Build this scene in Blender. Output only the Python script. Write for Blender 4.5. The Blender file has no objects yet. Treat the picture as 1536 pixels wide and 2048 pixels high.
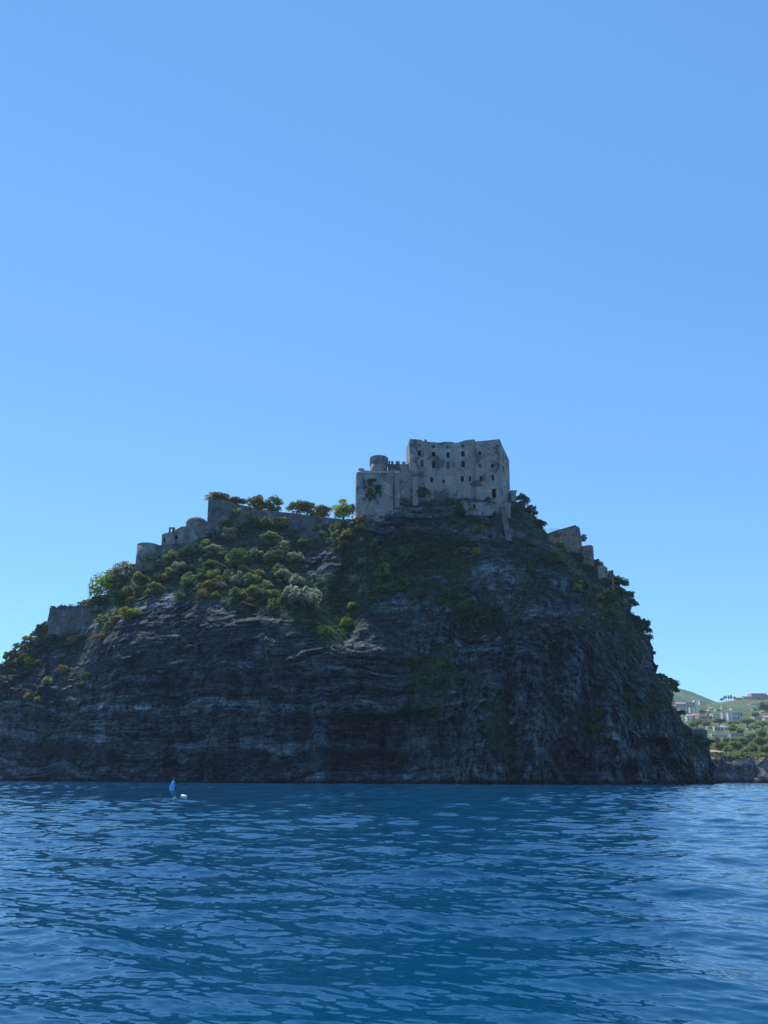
import bpy, math, random
import numpy as np
from mathutils import Matrix, Vector

SC = bpy.context.scene
COL = SC.collection
R = math.radians

# ------------------------------------------------------------------ camera
CAM_H, PITCH, ROLL, FPX = 2.1, 11.0, 0.2, 1480.0
PROW = 1266.0                          # photo row of the optical axis (the phone's straightened lens: a shifted frame)
cam_d = bpy.data.cameras.new("camera")
cam = bpy.data.objects.new("camera", cam_d)
COL.objects.link(cam)
cam_d.sensor_fit = 'VERTICAL'
cam_d.sensor_height = 36.0
cam_d.lens = 36.0 * FPX / 2048.0
cam_d.shift_y = (PROW - 1024) / 2048
cam_d.clip_start = 0.2
cam_d.clip_end = 20000.0
CM = Matrix.Rotation(R(90 + PITCH), 4, 'X') @ Matrix.Rotation(R(ROLL), 4, 'Z')
cam.matrix_world = Matrix.Translation((0, 0, CAM_H)) @ CM
SC.camera = cam

# ------------------------------------------------------------------ sky, sun, exposure
SUN_EL, SUN_AZ = 57.0, -26.0          # azimuth from the view direction (+Y), left is negative
w = bpy.data.worlds.new("World")
SC.world = w
w.use_nodes = True
nt = w.node_tree
nt.nodes.clear()
sky = nt.nodes.new('ShaderNodeTexSky')
sky.sky_type = 'NISHITA'
sky.sun_disc = False
sky.sun_elevation = R(SUN_EL)
sky.sun_rotation = R(SUN_AZ)
sky.altitude = 0
sky.air_density = 1.0
sky.dust_density = 0.0
sky.ozone_density = 2.2
bg = nt.nodes.new('ShaderNodeBackground')
bg.inputs['Strength'].default_value = 0.127
out = nt.nodes.new('ShaderNodeOutputWorld')
wb = nt.nodes.new('ShaderNodeMix')      # the phone's cool white balance
wb.data_type = 'RGBA'
wb.blend_type = 'MULTIPLY'
wb.inputs[0].default_value = 1.0
wb.inputs[7].default_value = (0.69, 1.045, 1.22, 1)
nt.links.new(sky.outputs[0], wb.inputs[6])
gm = nt.nodes.new('ShaderNodeGamma')     # the phone's soft tone curve on the sky
gm.inputs['Gamma'].default_value = 0.75
nt.links.new(wb.outputs[2], gm.inputs['Color'])
w2 = nt.nodes.new('ShaderNodeMix')
w2.data_type = 'RGBA'
w2.blend_type = 'MULTIPLY'
w2.inputs[0].default_value = 1.0
w2.inputs[7].default_value = (1.036, 1.29, 1.56, 1)
nt.links.new(gm.outputs[0], w2.inputs[6])
nt.links.new(w2.outputs[2], bg.inputs['Color'])
nt.links.new(bg.outputs[0], out.inputs['Surface'])

sd = bpy.data.lights.new("sun", 'SUN')
sd.energy = 5.0
sd.angle = R(0.5)
sd.color = (1.0, 0.95, 0.86)
sun = bpy.data.objects.new("sun", sd)
COL.objects.link(sun)
SDIR = Vector((math.sin(R(SUN_AZ)) * math.cos(R(SUN_EL)), math.cos(R(SUN_AZ)) * math.cos(R(SUN_EL)), math.sin(R(SUN_EL))))
sun.rotation_euler = SDIR.to_track_quat('Z', 'Y').to_euler()
sun.location = (0, 0, 400)

SC.view_settings.view_transform = 'Standard'
SC.view_settings.look = 'None'
SC.view_settings.exposure = 0.38
SC.view_settings.gamma = 1.0
SC.view_settings.use_curve_mapping = False
SC.cycles.use_denoising = True
SC.cycles.use_adaptive_sampling = False
SC.cycles.max_bounces = 6
SC.cycles.diffuse_bounces = 2
SC.cycles.glossy_bounces = 3
SC.cycles.transparent_max_bounces = 4
SC.cycles.volume_bounces = 0
SC.cycles.sample_clamp_direct = 0
SC.cycles.sample_clamp_indirect = 6

# ------------------------------------------------------------------ helpers
CMn = np.array(CM.to_3x3())


def at(px, py, Y):
    """world point seen at photo pixel (px, py), at distance Y in front of the viewer"""
    px, py, Y = np.broadcast_arrays(np.asarray(px, float), np.asarray(py, float), np.asarray(Y, float))
    d = np.stack([(px - 768) / FPX, (PROW - py) / FPX, -np.ones_like(px)], -1) @ CMn.T
    p = d * (Y / d[..., 1])[..., None]
    p[..., 2] += CAM_H
    return p


_perm = np.random.RandomState(7).permutation(4096).astype(np.int64)


def _h(i, j, k, s):
    return _perm[(_perm[(_perm[(i + s * 131) & 4095] + j) & 4095] + k) & 4095] / 4095.0


def vn(p, s=0):
    """smooth 3-D value noise in -1..1"""
    p = np.asarray(p, float)
    f = np.floor(p).astype(np.int64)
    t = p - f
    t = t * t * t * (t * (t * 6 - 15) + 10)
    r = 0
    for a in (0, 1):
        wa = t[..., 0] if a else 1 - t[..., 0]
        for b in (0, 1):
            wb = t[..., 1] if b else 1 - t[..., 1]
            for c in (0, 1):
                wc = t[..., 2] if c else 1 - t[..., 2]
                r = r + wa * wb * wc * _h(f[..., 0] + a, f[..., 1] + b, f[..., 2] + c, s)
    return r * 2 - 1


def fbm(p, o=4, s=0, g=0.5):
    r, a = 0, 1.0
    p = np.asarray(p, float)
    for i in range(o):
        r = r + a * vn(p * 2.03 ** i, s + i)
        a *= g
    return r


def sst(a, b, x):
    t = np.clip((x - a) / (b - a), 0, 1)
    return t * t * (3 - 2 * t)


def grid_faces(n, m):
    i = np.arange(n - 1)[:, None] * m + np.arange(m - 1)[None]
    return np.stack([i, i + 1, i + m + 1, i + m], -1).reshape(-1, 4)


def quads_mesh(name, v, f, smooth=False):
    me = bpy.data.meshes.new(name)
    v = np.ascontiguousarray(v, np.float32).reshape(-1, 3)
    f = np.ascontiguousarray(f, np.int32).reshape(-1, 4)
    me.vertices.add(len(v))
    me.vertices.foreach_set('co', v.ravel())
    me.loops.add(f.size)
    me.loops.foreach_set('vertex_index', f.ravel())
    me.polygons.add(len(f))
    me.polygons.foreach_set('loop_start', np.arange(0, f.size, 4, dtype=np.int32))
    me.polygons.foreach_set('loop_total', np.full(len(f), 4, np.int32))
    if smooth:
        me.polygons.foreach_set('use_smooth', np.ones(len(f), bool))
    me.update(calc_edges=True)
    return me


def attr(me, name, vals):
    a = me.attributes.new(name, 'FLOAT', 'POINT')
    a.data.foreach_set('value', np.ascontiguousarray(vals, np.float32).ravel())


class MB:
    """collects polygons, then links them as ONE mesh object"""
    def __init__(s):
        s.v, s.f = [], []

    def poly(s, pts):
        b = len(s.v)
        s.v += [tuple(map(float, p)) for p in pts]
        s.f.append(tuple(range(b, b + len(pts))))
        return s

    def add(s, vs, fs):
        b = len(s.v)
        s.v += [tuple(map(float, p)) for p in vs]
        s.f += [tuple(b + i for i in f) for f in fs]
        return s

    def box(s, x0, x1, y0, y1, z0, z1):
        vs = [(x, y, z) for z in (z0, z1) for x, y in ((x0, y0), (x1, y0), (x1, y1), (x0, y1))]
        return s.add(vs, [(3, 2, 1, 0), (4, 5, 6, 7), (0, 1, 5, 4), (1, 2, 6, 5), (2, 3, 7, 6), (3, 0, 4, 7)])

    def prism(s, pl, ztop, z0):
        """vertical prism over plan polygon pl (counter-clockwise seen from above), ztop per corner"""
        n = len(pl)
        zt = ztop if hasattr(ztop, '__len__') else [ztop] * n
        vs = [(x, y, z0) for x, y in pl] + [(pl[i][0], pl[i][1], zt[i]) for i in range(n)]
        return s.add(vs, [tuple(range(n))[::-1], tuple(range(n, 2 * n))] + [(i, (i + 1) % n, n + (i + 1) % n, n + i) for i in range(n)])

    def lathe(s, c, prof, n=24, a0=0.0):
        """profile [(r, z)...] turned about the vertical through c"""
        vs = [(c[0] + r * math.cos(a0 + 2 * math.pi * k / n), c[1] + r * math.sin(a0 + 2 * math.pi * k / n), c[2] + z) for r, z in prof for k in range(n)]
        fs = [(i * n + k, i * n + (k + 1) % n, (i + 1) * n + (k + 1) % n, (i + 1) * n + k) for i in range(len(prof) - 1) for k in range(n)]
        fs += [tuple(range(n))[::-1], tuple((len(prof) - 1) * n + k for k in range(n))]
        return s.add(vs, fs)

    def tube(s, pts, rad, n=7):
        pts = [Vector(p) for p in pts]
        vs = []
        for i, p in enumerate(pts):
            d = (pts[min(i + 1, len(pts) - 1)] - pts[max(i - 1, 0)]).normalized()
            a = d.orthogonal().normalized()
            b = d.cross(a)
            r = rad[i] if hasattr(rad, '__len__') else rad
            vs += [p + a * r * math.cos(2 * math.pi * k / n) + b * r * math.sin(2 * math.pi * k / n) for k in range(n)]
        fs = [(i * n + k, i * n + (k + 1) % n, (i + 1) * n + (k + 1) % n, (i + 1) * n + k) for i in range(len(pts) - 1) for k in range(n)]
        fs += [tuple(range(n))[::-1], tuple((len(pts) - 1) * n + k for k in range(n))]
        return s.add(vs, fs)

    def mesh(s, name, smooth=False):
        me = bpy.data.meshes.new(name)
        me.from_pydata(s.v, [], s.f)
        if smooth:
            me.polygons.foreach_set('use_smooth', np.ones(len(me.polygons), bool))
        me.update()
        return me

    def build(s, name, mat, parent=None, smooth=False, loc=None):
        return link(name, s.mesh(name, smooth), mat, parent, loc)


def link(name, me, mat=None, parent=None, loc=None):
    o = bpy.data.objects.new(name, me)
    COL.objects.link(o)
    if mat is not None and me is not None and len(me.materials) == 0:
        me.materials.append(mat)
    if parent is not None:
        o.parent = parent
        pl = Vector(parent.location)
        o.location = -pl if loc is None else loc
    elif loc is not None:
        o.location = loc
    return o


def tag(o, label=None, cat=None, group=None, kind=None):
    if label: o['label'] = label
    if cat: o['category'] = cat
    if group: o['group'] = group
    if kind: o['kind'] = kind
    return o


def empty(name, loc, label, cat, group=None):
    o = bpy.data.objects.new(name, None)
    COL.objects.link(o)
    o.location = loc
    return tag(o, label, cat, group)

# ------------------------------------------------------------------ materials
def mat(name):
    m = bpy.data.materials.new(name)
    m.use_nodes = True
    t = m.node_tree
    b = t.nodes['Principled BSDF']
    return m, t, b


def N(t, kind, **kw):
    n = t.nodes.new(kind)
    for k, v in kw.items():
        if k in n.inputs:
            n.inputs[k].default_value = v
        else:
            setattr(n, k, v)
    return n


def ramp(t, src, stops):
    r = t.nodes.new('ShaderNodeValToRGB')
    e = r.color_ramp.elements
    while len(e) < len(stops):
        e.new(0.5)
    for el, (p, c) in zip(e, stops):
        el.position = p
        el.color = (*c, 1)
    t.links.new(src, r.inputs[0])
    return r.outputs[0]


def noise(t, scale, detail=4, rough=0.55, stretch=(1, 1, 1), dist=0.0):
    g = t.nodes.new('ShaderNodeNewGeometry')
    mp = t.nodes.new('ShaderNodeMapping')
    mp.inputs['Scale'].default_value = stretch
    t.links.new(g.outputs['Position'], mp.inputs['Vector'])
    n = t.nodes.new('ShaderNodeTexNoise')
    n.inputs['Scale'].default_value = scale
    n.inputs['Detail'].default_value = detail
    n.inputs['Roughness'].default_value = rough
    n.inputs['Distortion'].default_value = dist
    t.links.new(mp.outputs[0], n.inputs['Vector'])
    return n


def mix(t, fac, a, b, mode='MIX'):
    m = t.nodes.new('ShaderNodeMix')
    m.data_type = 'RGBA'
    m.blend_type = mode
    for s, v in ((0, fac), (6, a), (7, b)):
        if hasattr(v, 'node'):
            t.links.new(v, m.inputs[s])
        elif s == 0:
            m.inputs[s].default_value = v
        else:
            m.inputs[s].default_value = (*v, 1)
    return m.outputs[2]


def bump(t, b, h, strength=0.6, dist=0.3):
    n = t.nodes.new('ShaderNodeBump')
    n.inputs['Strength'].default_value = strength
    n.inputs['Distance'].default_value = dist
    t.links.new(h, n.inputs['Height'])
    t.links.new(n.outputs[0], b.inputs['Normal'])


def plain(name, c, rough=0.8, var=0.12, scale=0.8):
    m, t, b = mat(name)
    n = noise(t, scale, 5)
    lo, hi = [max(0, x * (1 - var)) for x in c], [min(1, x * (1 + var)) for x in c]
    t.links.new(ramp(t, n.outputs['Fac'], [(0.3, lo), (0.7, hi)]), b.inputs['Base Color'])
    b.inputs['Roughness'].default_value = rough
    return m


def masonry(name, c1, c2, c3, patch=0.12, rough=0.95):
    """old rubble and plaster wall: big stain patches, vertical runs, courses of stone"""
    m, t, b = mat(name)
    big = noise(t, patch, 6, 0.62, dist=0.6)
    col = ramp(t, big.outputs['Fac'], [(0.38, c1), (0.47, c2), (0.55, c2), (0.64, c3)])
    runs = noise(t, 0.4, 5, 0.65, (1, 1, 0.22), 0.8)
    col = mix(t, ramp(t, runs.outputs['Fac'], [(0.50, (0, 0, 0)), (0.78, (0.5, 0.5, 0.5))]), col, [x * 0.55 for x in c1])
    st = noise(t, 1.6, 5, 0.7, (1, 1, 2.2))
    col = mix(t, 0.55, col, ramp(t, st.outputs['Fac'], [(0.32, (0.35,) * 3), (0.66, (1.4,) * 3)]), 'MULTIPLY')
    t.links.new(col, b.inputs['Base Color'])
    b.inputs['Roughness'].default_value = rough
    b.inputs['Specular IOR Level'].default_value = 0.2
    bump(t, b, st.outputs['Fac'], 0.7, 0.35)
    return m


def leaf_mat(name, c_lo, c_hi, trans=0.35):
    m, t, b = mat(name)
    t.nodes.remove(b)
    a = t.nodes.new('ShaderNodeAttribute')
    a.attribute_name = 'tint'
    oi = t.nodes.new('ShaderNodeObjectInfo')
    ad = N(t, 'ShaderNodeMath', operation='ADD')
    mu = N(t, 'ShaderNodeMath', operation='MULTIPLY_ADD')
    t.links.new(oi.outputs['Random'], mu.inputs[0])
    mu.inputs[1].default_value = 0.4
    mu.inputs[2].default_value = -0.2
    t.links.new(a.outputs['Fac'], ad.inputs[0])
    t.links.new(mu.outputs[0], ad.inputs[1])
    col = ramp(t, ad.outputs[0], [(0.05, c_lo), (0.95, c_hi)])
    d = t.nodes.new('ShaderNodeBsdfDiffuse')
    tr = t.nodes.new('ShaderNodeBsdfTranslucent')
    mx = t.nodes.new('ShaderNodeMixShader')
    mx.inputs[0].default_value = trans
    t.links.new(col, d.inputs[0])
    t.links.new(col, tr.inputs[0])
    t.links.new(d.outputs[0], mx.inputs[1])
    t.links.new(tr.outputs[0], mx.inputs[2])
    t.links.new(mx.outputs[0], t.nodes['Material Output'].inputs[0])
    return m


M = {}
LEAF = {
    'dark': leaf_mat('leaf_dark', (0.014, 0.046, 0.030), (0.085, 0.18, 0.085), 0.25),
    'green': leaf_mat('leaf_green', (0.035, 0.08, 0.035), (0.24, 0.32, 0.11), 0.4),
    'olive': leaf_mat('leaf_olive', (0.07, 0.09, 0.04), (0.37, 0.38, 0.14), 0.4),
    'silver': leaf_mat('leaf_silver', (0.10, 0.125, 0.09), (0.40, 0.42, 0.28), 0.38),
    'lime': leaf_mat('leaf_lime', (0.12, 0.19, 0.03), (0.40, 0.48, 0.07), 0.35),
    'yellow': leaf_mat('leaf_yellow', (0.16, 0.155, 0.03), (0.46, 0.42, 0.08), 0.35),
    'orange': leaf_mat('leaf_orange', (0.18, 0.13, 0.05), (0.44, 0.32, 0.12), 0.3),
    'brown': leaf_mat('leaf_brown', (0.08, 0.075, 0.045), (0.26, 0.23, 0.13), 0.4),
    'grass': leaf_mat('leaf_grass', (0.035, 0.06, 0.025), (0.16, 0.20, 0.07)),
}
M['bark'] = plain('bark', (0.09, 0.07, 0.055), 0.95, 0.4, 2)
M['palace'] = masonry('palace_plaster', (0.11, 0.108, 0.106), (0.33, 0.30, 0.265), (0.46, 0.42, 0.37), 0.16)
M['bastion'] = masonry('bastion_stone', (0.10, 0.10, 0.10), (0.29, 0.265, 0.24), (0.42, 0.38, 0.34), 0.2)
M['church'] = masonry('church_plaster', (0.11, 0.105, 0.10), (0.27, 0.25, 0.225), (0.38, 0.345, 0.305), 0.25)
M['rampart'] = masonry('rampart_stone', (0.06, 0.064, 0.068), (0.14, 0.137, 0.135), (0.26, 0.245, 0.225), 0.22)
M['ruin'] = masonry('ruin_stone', (0.13, 0.10, 0.08), (0.25, 0.20, 0.16), (0.33, 0.27, 0.21), 0.3)
M['white_wall'] = masonry('whitewash', (0.09, 0.09, 0.09), (0.27, 0.26, 0.245), (0.44, 0.42, 0.40), 0.4)
M['pane'] = plain('dark_opening', (0.006, 0.007, 0.009), 0.9, 0.2)
M['pane'].node_tree.nodes['Principled BSDF'].inputs['Specular IOR Level'].default_value = 0.05
M['shutter'] = plain('grey_shutter', (0.065, 0.07, 0.078), 0.8, 0.25)
M['surround'] = plain('stone_surround', (0.36, 0.34, 0.31), 0.9, 0.2)
M['metal'] = plain('dark_metal', (0.06, 0.055, 0.05), 0.5)
M['blue'] = plain('blue_paint', (0.08, 0.46, 0.92), 0.45, 0.1)
M['dark_blue'] = plain('dark_blue_paint', (0.02, 0.06, 0.16), 0.5, 0.1)
M['white'] = plain('white_paint', (0.80, 0.80, 0.78), 0.5, 0.05)
M['feather'] = plain('white_feathers', (0.78, 0.78, 0.76), 0.8, 0.08)
M['wing_grey'] = plain('grey_feathers', (0.35, 0.37, 0.40), 0.8, 0.1)
M['canvas'] = plain('grey_canvas', (0.30, 0.30, 0.30), 0.9, 0.1)


def rock_material(name, tint=(1, 1, 1), veg=True):
    m, t, b = mat(name)
    T = lambda c: tuple(x * y for x, y in zip(c, tint))
    big = noise(t, 0.035, 7, 0.62, dist=0.8)
    col = ramp(t, big.outputs['Fac'], [(0.32, T((0.040, 0.060, 0.080))), (0.46, T((0.095, 0.118, 0.140))), (0.58, T((0.150, 0.168, 0.185))), (0.72, T((0.27, 0.28, 0.29)))])
    if veg is True:      # each bed of the rock has its own tone
        an = t.nodes.new('ShaderNodeAttribute')
        an.attribute_name = 'tone'
        col = mix(t, 0.9, col, ramp(t, an.outputs['Fac'], [(0.15, (0.45,) * 3), (0.5, (1.0,) * 3), (0.85, (1.9,) * 3)]), 'MULTIPLY')
    lay = noise(t, 1.1, 7, 0.74, (0.10, 0.10, 1.0), 0.25)
    col = mix(t, 0.65, col, ramp(t, lay.outputs['Fac'], [(0.36, (0.28,) * 3), (0.50, (0.9,) * 3), (0.64, (2.2,) * 3)]), 'MULTIPLY')
    at_ = t.nodes.new('ShaderNodeAttribute')
    at_.attribute_name = 'flute'
    ver = noise(t, 0.50, 9, 0.76, (1, 1, 0.34), 0.3)
    pale = ramp(t, ver.outputs['Fac'], [(0.40, T((0.028, 0.044, 0.062))), (0.49, T((0.15, 0.165, 0.18))), (0.62, T((0.46, 0.455, 0.45)))])
    col = mix(t, at_.outputs['Fac'], col, pale)
    # fractured blocks: every block its own shade, dark joints between them
    def voro(scale, st, feat):
        g_ = t.nodes.new('ShaderNodeNewGeometry')
        mp_ = t.nodes.new('ShaderNodeMapping')
        mp_.inputs['Scale'].default_value = st
        mp_.inputs['Rotation'].default_value = (0.12, 0.10, 0.3)
        dn = noise(t, 0.5, 3, 0.6)
        ad_ = N(t, 'ShaderNodeVectorMath', operation='MULTIPLY_ADD')
        t.links.new(dn.outputs['Color'], ad_.inputs[0])
        ad_.inputs[1].default_value = (2.2, 2.2, 2.2)
        t.links.new(g_.outputs['Position'], ad_.inputs[2])
        t.links.new(ad_.outputs[0], mp_.inputs['Vector'])
        v_ = t.nodes.new('ShaderNodeTexVoronoi')
        v_.feature = feat
        v_.inputs['Scale'].default_value = scale
        t.links.new(mp_.outputs[0], v_.inputs['Vector'])
        return v_
    v1 = voro(0.34, (0.8, 0.8, 1.0), 'F1')
    v2 = voro(1.0, (0.7, 0.7, 1.2), 'F1')
    for v_, lo_, hi_ in ((v1, 0.5, 1.5), (v2, 0.6, 1.4)):
        col = mix(t, 0.8, col, ramp(t, v_.outputs['Color'], [(0.1, (lo_,) * 3), (0.9, (hi_,) * 3)]), 'MULTIPLY')
    vj = voro(0.22, (1.0, 1.0, 0.45), 'DISTANCE_TO_EDGE')
    col = mix(t, ramp(t, vj.outputs['Distance'], [(0.0, (0.85,) * 3), (0.06, (0, 0, 0))]), col, T((0.018, 0.026, 0.036)))
    och = noise(t, 0.05, 4, 0.6)
    col = mix(t, ramp(t, och.outputs['Fac'], [(0.64, (0, 0, 0)), (0.78, (0.4,) * 3)]), col, (0.13, 0.11, 0.085))
    if veg:
        av = t.nodes.new('ShaderNodeAttribute')
        av.attribute_name = 'veg'
        gn = noise(t, 0.9, 5, 0.7)
        g0, g1 = veg if isinstance(veg, tuple) else ((0.012, 0.034, 0.024), (0.055, 0.090, 0.045))
        gcol = ramp(t, gn.outputs['Fac'], [(0.3, g0), (0.7, g1)])
        col = mix(t, av.outputs['Fac'], col, gcol)
    # wet, weedy band at the waterline
    g = t.nodes.new('ShaderNodeNewGeometry')
    sx = t.nodes.new('ShaderNodeSeparateXYZ')
    t.links.new(g.outputs['Position'], sx.inputs[0])
    wn = N(t, 'ShaderNodeMath', operation='MULTIPLY_ADD')
    t.links.new(ver.outputs['Fac'], wn.inputs[0]); wn.inputs[1].default_value = -3.0
    t.links.new(sx.outputs['Z'], wn.inputs[2])
    wr = N(t, 'ShaderNodeMapRange')
    t.links.new(wn.outputs[0], wr.inputs['Value'])
    for k_, v_ in (('From Min', -0.9), ('From Max', 0.3), ('To Min', 0.85), ('To Max', 0.0)):
        wr.inputs[k_].default_value = v_
    col = mix(t, wr.outputs[0], col, (0.012, 0.016, 0.016))
    t.links.new(col, b.inputs['Base Color'])
    b.inputs['Roughness'].default_value = 0.95
    b.inputs['Specular IOR Level'].default_value = 0.15
    fine = noise(t, 1.1, 8, 0.72, (0.6, 0.6, 1.3))
    hs_ = N(t, 'ShaderNodeMath', operation='MULTIPLY_ADD')
    t.links.new(v1.outputs['Distance'], hs_.inputs[0]); hs_.inputs[1].default_value = 0.55
    t.links.new(fine.outputs['Fac'], hs_.inputs[2])
    h2_ = N(t, 'ShaderNodeMath', operation='MULTIPLY_ADD')
    t.links.new(v2.outputs['Distance'], h2_.inputs[0]); h2_.inputs[1].default_value = 0.3
    t.links.new(hs_.outputs[0], h2_.inputs[2])
    bump(t, b, h2_.outputs[0], 1.0, 1.8)
    return m


M['rock'] = rock_material('volcanic_rock', (0.90, 1.02, 1.02))
M['cliff'] = rock_material('tuff_cliff', (1.0, 0.92, 0.88), False)

# ------------------------------------------------------------------ the sea
def make_sea():
    rng = np.random.RandomState(29)
    r = 3.0 * np.exp(np.arange(0, 1720) * 0.0029)
    r = r[r < 420]
    ang = np.linspace(-R(46), R(46), 1250)
    rr, aa = np.meshgrid(r, ang, indexing='ij')
    x, y = rr * np.sin(aa), rr * np.cos(aa)
    z = np.zeros_like(x)
    dx, dy = np.zeros_like(x), np.zeros_like(x)
    sp = rr * 0.0029
    for i in range(96):
        lam = 0.08 * (5.0 / 0.08) ** ((i + rng.rand()) / 96)
        th = rng.normal(0, 0.42) + R(196)
        k = 2 * math.pi / lam
        kx, ky = k * math.sin(th), k * math.cos(th)
        amp = 0.0225 / k * (1.25 if lam < 0.45 else 1.0) * (0.7 + 0.6 * rng.rand()) * (1.25 if lam > 1.6 else 1.0)
        fade = np.clip((lam / sp - 2.2) / 2.5, 0, 1)
        ph = kx * x + ky * y + rng.rand() * 6.283
        z += amp * fade * np.cos(ph)
        dx -= amp * fade * math.sin(th) * np.sin(ph) * 0.9
        dy -= amp * fade * math.cos(th) * np.sin(ph) * 0.9
    # gusts: calmer and livelier patches of water
    gust = 1.0 + 0.35 * fbm(np.stack([x * 0.06, y * 0.035, np.zeros_like(x)], -1), 3, 31)
    edge = sst(R(46), R(43), np.abs(aa)) * sst(400, 360, rr)
    z *= gust * edge
    v = np.stack([x + dx * gust * edge, y + dy * gust * edge, z], -1)
    f = grid_faces(len(r), len(ang))[:, ::-1]
    me = quads_mesh('sea', v, f, True)
    # the rest of the sea out to the horizon: flat sheets butted against the rippled sector
    R0, R1 = float(r[-1]), 2600.0
    vs = list(me.vertices)
    ob = MB()
    seg = np.linspace(-R(46), R(46), 1250)[::1]
    inner = [(R0 * math.sin(a), R0 * math.cos(a), 0) for a in seg]
    outer = [(R1 * math.sin(a), R1 * math.cos(a), 0) for a in seg]
    for i in range(len(seg) - 1):
        ob.poly([inner[i], inner[i + 1], outer[i + 1], outer[i]][::-1])
    big = np.linspace(R(46), R(314), 60)
    for i in range(59):
        for ra, rb in ((3.0, R0), (R0, R1)):
            ob.poly([(ra * math.sin(big[i]), ra * math.cos(big[i]), 0), (ra * math.sin(big[i + 1]), ra * math.cos(big[i + 1]), 0), (rb * math.sin(big[i + 1]), rb * math.cos(big[i + 1]), 0), (rb * math.sin(big[i]), rb * math.cos(big[i]), 0)][::-1])
    ob.poly([(3 * math.sin(a), 3 * math.cos(a), 0) for a in np.linspace(0, 2 * math.pi, 48, endpoint=False)][::-1])
    import bmesh
    bm = bmesh.new()
    bm.from_mesh(me)
    m2 = ob.mesh('sea_rest', True)
    bm.from_mesh(m2)
    bm.to_mesh(me)
    bm.free()
    m, t, b = mat('sea_water')
    b.inputs['Base Color'].default_value = (0.0, 0.043, 0.105, 1)
    b.inputs['Roughness'].default_value = 0.03
    b.inputs['IOR'].default_value = 1.52
    g = t.nodes.new('ShaderNodeNewGeometry')

    def slope(scale, st, amt, det=3):
        mp = t.nodes.new('ShaderNodeMapping')
        mp.inputs['Scale'].default_value = st
        mp.inputs['Rotation'].default_value = (0, 0, R(12))
        t.links.new(g.outputs['Position'], mp.inputs['Vector'])
        n = t.nodes.new('ShaderNodeTexNoise')
        n.inputs['Scale'].default_value = scale
        n.inputs['Detail'].default_value = det
        n.inputs['Roughness'].default_value = 0.6
        t.links.new(mp.outputs[0], n.inputs['Vector'])
        s = N(t, 'ShaderNodeVectorMath', operation='SUBTRACT')
        s.inputs[1].default_value = (0.5, 0.5, 0.5)
        t.links.new(n.outputs['Color'], s.inputs[0])
        k = N(t, 'ShaderNodeVectorMath', operation='MULTIPLY')
        k.inputs[1].default_value = (amt * 0.7, amt, 0)
        ln = N(t, 'ShaderNodeVectorMath', operation='DOT_PRODUCT')      # the steepest wavelets are much steeper than the rest
        t.links.new(s.outputs[0], ln.inputs[0]); t.links.new(s.outputs[0], ln.inputs[1])
        ma = N(t, 'ShaderNodeMath', operation='MULTIPLY_ADD')
        t.links.new(ln.outputs['Value'], ma.inputs[0])
        ma.inputs[1].default_value = 5.0
        ma.inputs[2].default_value = 0.75
        sc_ = N(t, 'ShaderNodeVectorMath', operation='SCALE')
        t.links.new(s.outputs[0], sc_.inputs[0]); t.links.new(ma.outputs[0], sc_.inputs['Scale'])
        t.links.new(sc_.outputs[0], k.inputs[0])
        return k.outputs[0]
    s1 = slope(11.0, (0.5, 1, 1), 0.36, 5)
    s2 = slope(3.2, (0.4, 1, 1), 0.18, 4)
    a1 = N(t, 'ShaderNodeVectorMath', operation='ADD')
    t.links.new(s1, a1.inputs[0]); t.links.new(s2, a1.inputs[1])
    # steeper wavelets towards the rock, added to the normals to make sun sparkle
    s3 = slope(0.5, (0.6, 1, 1), 2.2, 2)
    sp_ = t.nodes.new('ShaderNodeSeparateXYZ')
    t.links.new(g.outputs['Position'], sp_.inputs[0])
    mr = N(t, 'ShaderNodeMapRange')
    t.links.new(sp_.outputs['Y'], mr.inputs['Value'])
    mr.inputs['From Min'].default_value = 110
    mr.inputs['From Max'].default_value = 230
    k3 = N(t, 'ShaderNodeVectorMath', operation='SCALE')
    t.links.new(s3, k3.inputs[0]); t.links.new(mr.outputs[0], k3.inputs['Scale'])
    a0 = N(t, 'ShaderNodeVectorMath', operation='ADD')
    t.links.new(a1.outputs[0], a0.inputs[0]); t.links.new(k3.outputs[0], a0.inputs[1])
    a2 = N(t, 'ShaderNodeVectorMath', operation='ADD')
    t.links.new(a0.outputs[0], a2.inputs[0]); t.links.new(g.outputs['Normal'], a2.inputs[1])
    nm = N(t, 'ShaderNodeVectorMath', operation='NORMALIZE')
    t.links.new(a2.outputs[0], nm.inputs[0])
    t.links.new(nm.outputs[0], b.inputs['Normal'])
    o = link('sea', me, m)
    return tag(o, kind='structure')


make_sea()

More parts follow.
